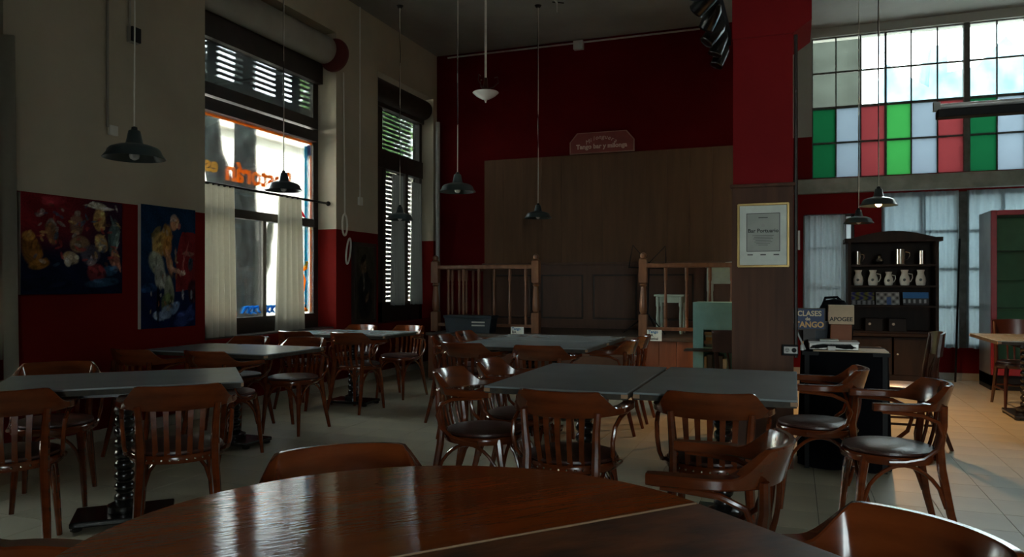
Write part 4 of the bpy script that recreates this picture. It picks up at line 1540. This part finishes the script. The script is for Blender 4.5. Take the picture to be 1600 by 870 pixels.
# teal cabinet with books
tc_ = empty('teal_cabinet', (-.62, 7.9, 0), label='teal painted cabinet with open book niche left of column', cat='cabinet')
rel(box('side', 'teal_paint', (-.93, 7.70, 0, -.895, 8.10, 1.05)), tc_)
rel(box('side', 'teal_paint', (-.33, 7.70, 0, -.295, 8.10, 1.05)), tc_)
rel(box('back', 'teal_paint', (-.895, 8.07, 0, -.33, 8.10, 1.05)), tc_)
rel(box('upper_panel', 'teal_paint', (-.94, 7.685, .80, -.285, 7.705, 1.05)), tc_)
rel(box('front_stile', 'teal_paint', (-.94, 7.685, 0, -.84, 7.705, .80)), tc_)
rel(box('front_rail', 'teal_paint', (-.84, 7.685, 0, -.285, 7.705, .27)), tc_)
rel(box('shelf', 'teal_paint', (-.895, 7.72, .60, -.33, 8.07, .625)), tc_)
rel(box('shelf', 'teal_paint', (-.895, 7.72, .26, -.33, 8.07, .285)), tc_)
rel(box('top', 'teal_paint', (-.94, 7.685, 1.05, -.285, 8.11, 1.07)), tc_)
rel(box('flap_shelf', 'dark_frame', (-1.0, 7.45, .60, -.70, 7.69, .615)), tc_)
bc = [('paper', .028), ('carton', .035), ('letter_gold', .03), ('paper', .02), ('carton', .03)]
z = .626
for k, (m, t_) in enumerate(bc):
    b = box('book', m, (-.84 + rnd.uniform(0, .02), 7.74, z, -.60 + rnd.uniform(-.03, .03), 7.95, z + t_), bevel=.002)
    tag(b, 'book %s lying in the teal cabinet niche' % ('at the bottom of the pile', 'second from the bottom of the pile', 'in the middle of the pile', 'second from the top of the pile', 'on top of the pile')[k], 'book', 'books lying in the teal cabinet')
    z += t_ + .001
x = -.84
for k, (m, t_, hh) in enumerate((('paper', .025, .24), ('bucket_grey', .05, .26), ('blue_crate', .05, .27), ('bucket_grey', .04, .25), ('paper', .035, .22))):
    b = box('book', m, (x, 7.76, .286, x + t_, 7.96, .286 + hh), bevel=.002)
    tag(b, ('thin white book standing leftmost on the lower teal shelf', 'thick grey book second on the lower teal shelf', 'dark blue book in the middle of the lower teal shelf',
            'dark grey book fourth on the lower teal shelf', 'white book standing rightmost on the lower teal shelf')[k], 'book', 'books standing in the teal cabinet')
    x += t_ + .004

# framed certificate on the column
ct = empty('framed_certificate', (-.195, 5.448, 1.37), label='gold framed certificate hanging on the wooden column', cat='picture')
w_, h_ = .165, .43
MB().box(-w_, -.012, 0, w_, 0, h_).build('mat_board', 'paper', ct)
for b in ((-w_ - .005, 0, -w_ + .012, h_), (w_ - .012, 0, w_ + .005, h_), (-w_, -.005, w_, .012), (-w_, h_ - .012, w_, h_ + .005)):
    MB().box(b[0], -.024, b[1], b[2], -.0, b[3]).build('frame', 'gold_frame', ct, bevel=.003)
MB().box(-.109, -.0140, .104, .109, -.012, .366).build('print_border', 'ink', ct)
MB().box(-.105, -.0152, .108, .105, -.013, .362).build('print', 'paper_grey', ct)
rx = (R(90), 0, 0)
text('heading', 'Bar Portuario', .036, 'ink', (0, -.0158, .245), rx, ct, .0004, bold=.0008)
MB().box(-.03, -.0158, .333, .03, -.0150, .338).build('small_print', 'ink', ct)
MB().lathe([(.012, 0), (.012, .001)], 14, (0, -.0165, .28), 'y').build('emblem', 'pale_grey', ct)
for k in range(7):
    hw = (.07, .06, .065, .05, .058, .045, .03)[k]
    MB().box(-hw, -.0158, .212 - k * .011, hw, -.0150, .2145 - k * .011).build('text_line', 'stud_metal' if False else 'steel_frame', ct)
for x in (-.085, 0, .085):
    MB().box(x - .018, -.0130, .078, x + .018, -.0120, .086).build('caption', 'steel_frame', ct)

# ------------------------------------------------------------------ black cloth table beside the column
ZT = .80
bt = empty('cloth_table', (.325, 5.80, 0), label='small table draped in black cloth to the floor beside column', cat='table')
MB().box(-.27, -.30, ZT - .03, .27, .30, ZT - .006).build('tabletop', 'black', bt)
rs = []
nseg = 64
for v in range(7):
    z = (ZT - .004) * (1 - v / 6) + .01 * (v / 6)
    ring = []
    for k in range(nseg):
        a = 2 * PI * k / nseg
        ca, sa = math.cos(a), math.sin(a)
        e = 5
        rr_ = 1 / ((abs(ca) / .275) ** e + (abs(sa) / .305) ** e) ** (1 / e)
        rr_ *= 1 + (v / 6) * (.05 + .045 * math.sin(a * 9) + .02 * math.sin(a * 17 + 1))
        ring.append((rr_ * ca, rr_ * sa, z))
    rs.append(ring)
MB().rings(rs, caps=False).build('cloth_skirt', 'black_cloth', bt, smooth=True)
MB().add([p for p in rs[0]], [tuple(range(nseg))]).build('cloth_top', 'black_cloth', bt)
MB().box(-.20, -.285, ZT - .004, .262, -.02, ZT + .004).build('top_board', 'carton', bt)
for k, (x, y) in enumerate(((-.24, -.27), (.24, -.27), (-.24, .27), (.24, .27))):
    MB().box(x - .015, y - .015, 0, x + .015, y + .015, ZT - .03).build('leg', 'black', bt)

mx = empty('media_player', (.26, 5.66, ZT + .005), label='flat silver player box under tangled cables on black table', cat='electronics')
MB().box(-.16, -.10, 0, .15, .10, .045).build('body', 'silver', mx, bevel=.004)
MB().box(-.165, -.105, .045, .155, .105, .055).build('lid', 'white_gloss', mx, bevel=.003)
tag(box('paper_sheet', 'paper', (.17, 5.62, ZT + .061, .29, 5.75, ZT + .068)), 'folded white paper lying on the silver player', 'paper')
cbls = MB()
rr = random.Random(4)
pts = []
for k in range(40):
    a = k * .8
    pts.append((.25 + .12 * math.cos(a * .9) + .02 * math.sin(a * 2.3), 5.535 + .012 * math.sin(a), ZT + .018 + .012 * (1 + math.sin(a * 1.7))))
cbls.tube(pts, .005, 5)
tag(cbls.build('cable_tangle', 'black'), 'tangle of black cables in front of the silver player', 'cable')
ad = box('power_adapter', 'white_gloss', (.215, 5.507, ZT + .004, .265, 5.523, ZT + .034), bevel=.004)
tag(ad, 'white plug adapter lying among the black cables', 'adapter')
bk = empty('bucket', (.135, 5.92, ZT), label='grey plastic bucket behind the tango classes sign', cat='bucket')
MB().lathe([(.001, .0), (.085, .0), (.105, .17), (.112, .18), (.098, .178), (.08, .01), (.001, .008)], 22).build('body', 'bucket_grey', bk, smooth=True)
sg2 = empty('classes_sign', (.105, 5.80, ZT + .125), label='blue sign with cream lettering CLASES de TANGO', cat='sign')
MB().box(-.105, -.012, 0, .105, .0, .155).build('board', 'board_blue', sg2, bevel=.003)
for b in ((-.105, 0, -.098, .155), (.098, 0, .105, .155), (-.105, 0, .105, .008), (-.105, .147, .105, .155)):
    MB().box(b[0], -.0165, b[1], b[2], -.0115, b[3]).build('border', 'dark_frame', sg2)
text('lettering', 'CLASES', .052, 'letter_cream', (0, -.0135, .115), rx, sg2, .001, bold=.0015, sx=.95)
text('lettering', 'de', .034, 'letter_cream', (-.01, -.0135, .078), rx, sg2, .001, bold=.001)
text('lettering', 'TANGO', .056, 'letter_gold', (0, -.0135, .036), rx, sg2, .001, bold=.002, sx=.95)
MB().box(-.04, 0, -.125, .04, .008, .0).build('stand', 'dark_frame', sg2)
br = box('wooden_box', 'brown_box', (.245, 5.82, ZT + .0, .385, 5.96, ZT + .165), bevel=.004)
tag(br, 'brown wooden box carrying the white carton', 'box')
ap = empty('carton', (.318, 5.90, ZT + .166), label='cream cardboard carton printed APOGEE on the brown box', cat='box')
MB().box(-.083, -.065, 0, .083, .065, .135).build('body', 'carton', ap, bevel=.002)
text('lettering', 'APOGEE', .040, 'ink', (-.002, -.0655, .035), rx, ap, .0005, bold=.0012)
tb = empty('tablet', (.075, 5.60, ZT + .004), label='thin tablet leaning at the left end of the black table', cat='tablet')
t1 = MB().box(-.006, -.08, 0, .006, .08, .20).build('body', 'pale_grey', tb, bevel=.003)
t1.rotation_euler = (0, R(-24), 0)
t2 = MB().box(.006, -.074, .006, .008, .074, .194).build('screen', 'black_gloss', t1)
cd_ = empty('votive_candle', (.055, 5.53, ZT), label='small orange topped bottle at the left table corner', cat='bottle')
MB().lathe([(.001, 0), (.014, 0), (.014, .03), (.008, .04), (.001, .04)], 12).build('bottle', 'porcelain', cd_, smooth=True)
MB().lathe([(.001, .04), (.010, .04), (.010, .06), (.001, .062)], 12).build('cap', 'letter_gold', cd_, smooth=True)
ou = empty('power_socket', (-.015, 5.448, .80), label='white power sockets in a black box on the column edge', cat='socket')
MB().box(-.058, -.030, -.03, .045, 0, .042).build('back_box', 'black', ou, bevel=.003)
MB().box(-.046, -.036, -.016, .040, -.028, .030).build('plate', 'white_gloss', ou, bevel=.002)
for x in (-.026, .018):
    m_ = 'pale_grey' if x < 0 else 'black'
    MB().lathe([(.001, -.041), (.015, -.041), (.016, -.036), (.001, -.036)], 14, (x, 0, .007), 'y').build('socket', m_, ou)
for (x, z) in ((-.032, .012), (-.020, .012), (-.026, -.002)):
    MB().box(x - .002, -.0425, z - .004, x + .002, -.0405, z + .004).build('slot', 'ink', ou)
hb = empty('shoulder_bag', (.26, 6.0, ZT), label='black bag slumped behind the sign and the carton', cat='bag')
MB().lathe([(.001, 0), (.12, .0), (.13, .12), (.11, .26), (.07, .33), (.001, .345)], 18).build('body', 'black_cloth', hb, smooth=True)
hb.scale = (1.0, .55, 1)
MB().tube([(-.08, 0, .29), (-.06, 0, .35), (.02, 0, .355), (.09, 0, .28)], .01, 6).build('handle', 'black_cloth', hb)
hb.location = (.28, 6.045, ZT)

# ------------------------------------------------------------------ hutch with crockery
hu = empty('hutch', (1.16, 10.7, 0), label='dark wooden hutch with arched top and open shelves', cat='cabinet')
xa, xb, ya, yb = .65, 1.67, 10.50, 10.90
rel(box('side', 'hutch_wood', (xa, ya, 0, xa + .035, yb, 1.80)), hu)
rel(box('side', 'hutch_wood', (xb - .035, ya, 0, xb, yb, 1.80)), hu)
rel(box('back', 'hutch_wood', (xa, yb - .02, .0, xb, yb, 1.80)), hu)
arch_ = [(xa - .04, 1.78), (xb + .04, 1.78), (xb + .04, 1.83)]
for k in range(17):
    s = k / 16
    arch_.append((xb - .04 - (xb - xa - .08) * s, 1.83 + .085 * math.sin(PI * s)))
arch_.append((xa - .04, 1.83))
rel(MB().prism(arch_, 'y', ya - .04, yb).build('crown', 'hutch_wood'), hu)
SH = (.66, .985, 1.235, 1.50)
for z in SH:
    rel(box('shelf', 'hutch_wood', (xa + .03, ya + .01, z - .025, xb - .03, yb - .02, z)), hu)
rel(box('worktop', 'hutch_wood', (xa - .02, ya - .10, .60, xb + .02, yb, .64), bevel=.006), hu)
for k in range(2):
    x0_ = xa + .04 + k * .48
    d_ = rel(box('door', 'hutch_wood', (x0_, ya - .03, .12, x0_ + .46, ya, .59), bevel=.006), hu)
    kb = MB().lathe([(.001, -.02), (.012, -.018), (.010, 0), (.001, 0)], 10, (x0_ + (.42 if k == 0 else .04) , ya - .03, .38), 'y').build('knob', 'steel', d_)
    kb.location = Vector(kb.location) - Vector(d_.location) - Vector(hu.location)
rel(box('plinth', 'hutch_wood', (xa, ya - .02, 0, xb, yb, .12)), hu)


def vessel(name, prof, m, loc, label, cat, group, handle=None, spout=False):
    o = empty(name, loc, label=label, cat=cat, group=group)
    MB().lathe(prof, 20).build('body', m, o, smooth=True)
    if handle:
        x, z0_, z1_, b = handle
        MB().tube([(x * .8, 0, z1_), (x + b, 0, z1_ - .01), (x + b * 1.1, 0, (z0_ + z1_) / 2), (x + b * .5, 0, z0_ + .01), (x * .9, 0, z0_)], .006, 6).build('handle', m, o, smooth=True)
    return o


zt = SH[3]
cyl = lambda r, hh: [(.001, 0), (r, 0), (r * .97, .01), (r * .94, hh), (r * .86, hh), (r * .86, .012), (.001, .01)]
vessel('steel_jug', cyl(.05, .17), 'steel', (.765, 10.62, zt), 'steel tumbler jug at left of the top hutch shelf', 'jug', 'metal ware on the hutch', (.048, .04, .14, .03))
vessel('sugar_bowl', [(.001, 0), (.035, 0), (.055, .04), (.045, .075), (.02, .085), (.018, .10), (.028, .115), (.016, .13), (.001, .132)], 'steel', (1.02, 10.62, zt), 'small lidded steel sugar bowl on the top hutch shelf', 'bowl', 'metal ware on the hutch')
vessel('steel_pitcher', cyl(.065, .19), 'steel', (1.255, 10.62, zt), 'large steel pitcher with handle on the top hutch shelf', 'pitcher', 'metal ware on the hutch', (.062, .05, .16, .045))
vessel('steel_cup', cyl(.042, .17), 'steel', (1.50, 10.62, zt), 'narrow steel cup at right of the top hutch shelf', 'cup', 'metal ware on the hutch')
zt = SH[2]
pit = [(.001, 0), (.045, 0), (.052, .01), (.060, .06), (.055, .10), (.038, .14), (.036, .165), (.046, .195), (.040, .195), (.030, .165), (.001, .16)]
for k, (x, s) in enumerate(((.775, 1.0), (.945, 1.0), (1.125, .88), (1.305, 1.0), (1.485, 1.0))):
    o = vessel('porcelain_pitcher', [(r * s, z_ * s) for r, z_ in pit], 'porcelain', (x, 10.60, zt),
               ('white flowered pitcher leftmost on the middle hutch shelf', 'white flowered pitcher second from left on hutch shelf', 'shortest white flowered pitcher in the middle of hutch shelf',
                'white flowered pitcher second from right on hutch shelf', 'white flowered pitcher rightmost on the middle hutch shelf')[k], 'pitcher', 'white pitchers on the hutch',
               None if k in (0, 4) else (.05 * s, .04 * s, .15 * s, .035 * s))
    MB().lathe([(.001, -.062 * s), (.013, -.0605 * s), (.018, -.058 * s), (.018, -.05 * s), (.001, -.05 * s)], 8, (-.008, 0, .07 * s), 'y').build('flower_motif', 'porcelain_motif', o)


def ph1(u, v):
    return [.20 * (.6 + .4 * math.sin(17 * u + 3 * math.sin(9 * v)))] * 2 + [.19 * (.6 + .4 * math.sin(17 * u))] if v > .3 else [.36 * abs(math.sin(14 * u))] * 3


def ph2(u, v):
    s = .30 + .25 * math.sin(19 * u) * math.sin(11 * v + 2)
    return (.10, .16, .36) if abs(u - .55) < .1 and v < .6 else (s, s, s * .95)


def ph3(u, v):
    if v > .5:
        return (.06, .20, .48)
    s = .08 + .4 * (math.sin(31 * u) > .3) * (v > .15) * (v < .45)
    return (s, s, s)


for k, (x0_, w2, fn, lb) in enumerate(((.70, .27, ph1, 'black and white photo at left of the lower hutch shelf'), (.99, .27, ph2, 'grey group photo in the middle of the lower hutch shelf'), (1.30, .29, ph3, 'photo with bright blue sky at right of the lower hutch shelf'))):
    painting('photo_print', fn, 36, 24, w2, .165, (x0_, 10.70, SH[1] + .002), (1, 0, 0), (0, .25, .97), (0, -.97, .25), lb, cat='photo', thick=.006)
for k, (x, lb) in enumerate(((.95, 'dark box with pale knob at left on the hutch worktop'), (1.22, 'dark box with pale knob at right on the hutch worktop'))):
    o = empty('radio', (x, 10.62, .66), label=lb, cat='radio', group='dark boxes on the hutch')
    MB().box(-.10, -.10, 0, .10, .10, .16).build('body', 'black', o, bevel=.006)
    MB().lathe([(.001, -.12), (.015, -.118), (.018, -.10), (.001, -.10)], 12, (-.05, 0, .09), 'y').build('knob', 'pale_grey', o)

# ------------------------------------------------------------------ fridge, pole, small wall strip
fg = empty('display_fridge', (2.62, 10.65, 0), label='tall red framed glass door fridge with green inside at right edge', cat='fridge')
xa, xb, ya, yb, zt = 2.18, 3.02, 10.30, 10.92, 2.12
rel(box('side', 'fridge_side', (xa, ya + .05, .05, xa + .03, yb, zt - .05)), fg)
rel(box('side', 'fridge_side', (xb - .03, ya + .05, .05, xb, yb, zt - .05)), fg)
rel(box('back', 'fridge_inside', (xa + .03, yb - .03, .05, xb - .03, yb, zt - .05)), fg)
rel(box('top', 'fridge_side', (xa, ya + .05, zt - .05, xb, yb, zt)), fg)
rel(box('base', 'black', (xa, ya + .05, 0, xb, yb, .18)), fg)
for b in ((xa, xa + .06, .18, zt), (xb - .06, xb, .18, zt), (xa + .06, xb - .06, zt - .06, zt), (xa + .06, xb - .06, .18, .26)):
    rel(box('door_frame', 'fridge_red', (b[0], ya, b[2], b[1], ya + .05, b[3]), bevel=.006), fg)
rel(box('door_glass', 'glass', (xa + .06, ya + .02, .26, xb - .06, ya + .028, zt - .06)), fg)
for z in (.6, .95, 1.3, 1.65):
    rel(box('shelf', 'fridge_inside', (xa + .03, ya + .08, z, xb - .03, yb - .03, z + .012)), fg)
rel(box('inner_panel', 'fridge_inside', (xa + .031, ya + .06, .19, xa + .036, yb - .03, zt - .05)), fg)
ps = MB().tube([(1.935, 11.02, 0.0), (2.02, 11.21, 1.84)], .013, 8).build('leaning_pole', 'black', smooth=True)
tag(ps, 'thin black pole leaning against the sheer curtain', 'pole')
tg = box('wall_thermometer', 'white_gloss', (.055, YW - .015, 1.73, .085, YW, 2.0), bevel=.003)
tag(tg, 'narrow white strip fixed on the red wall right of the column', 'thermometer')
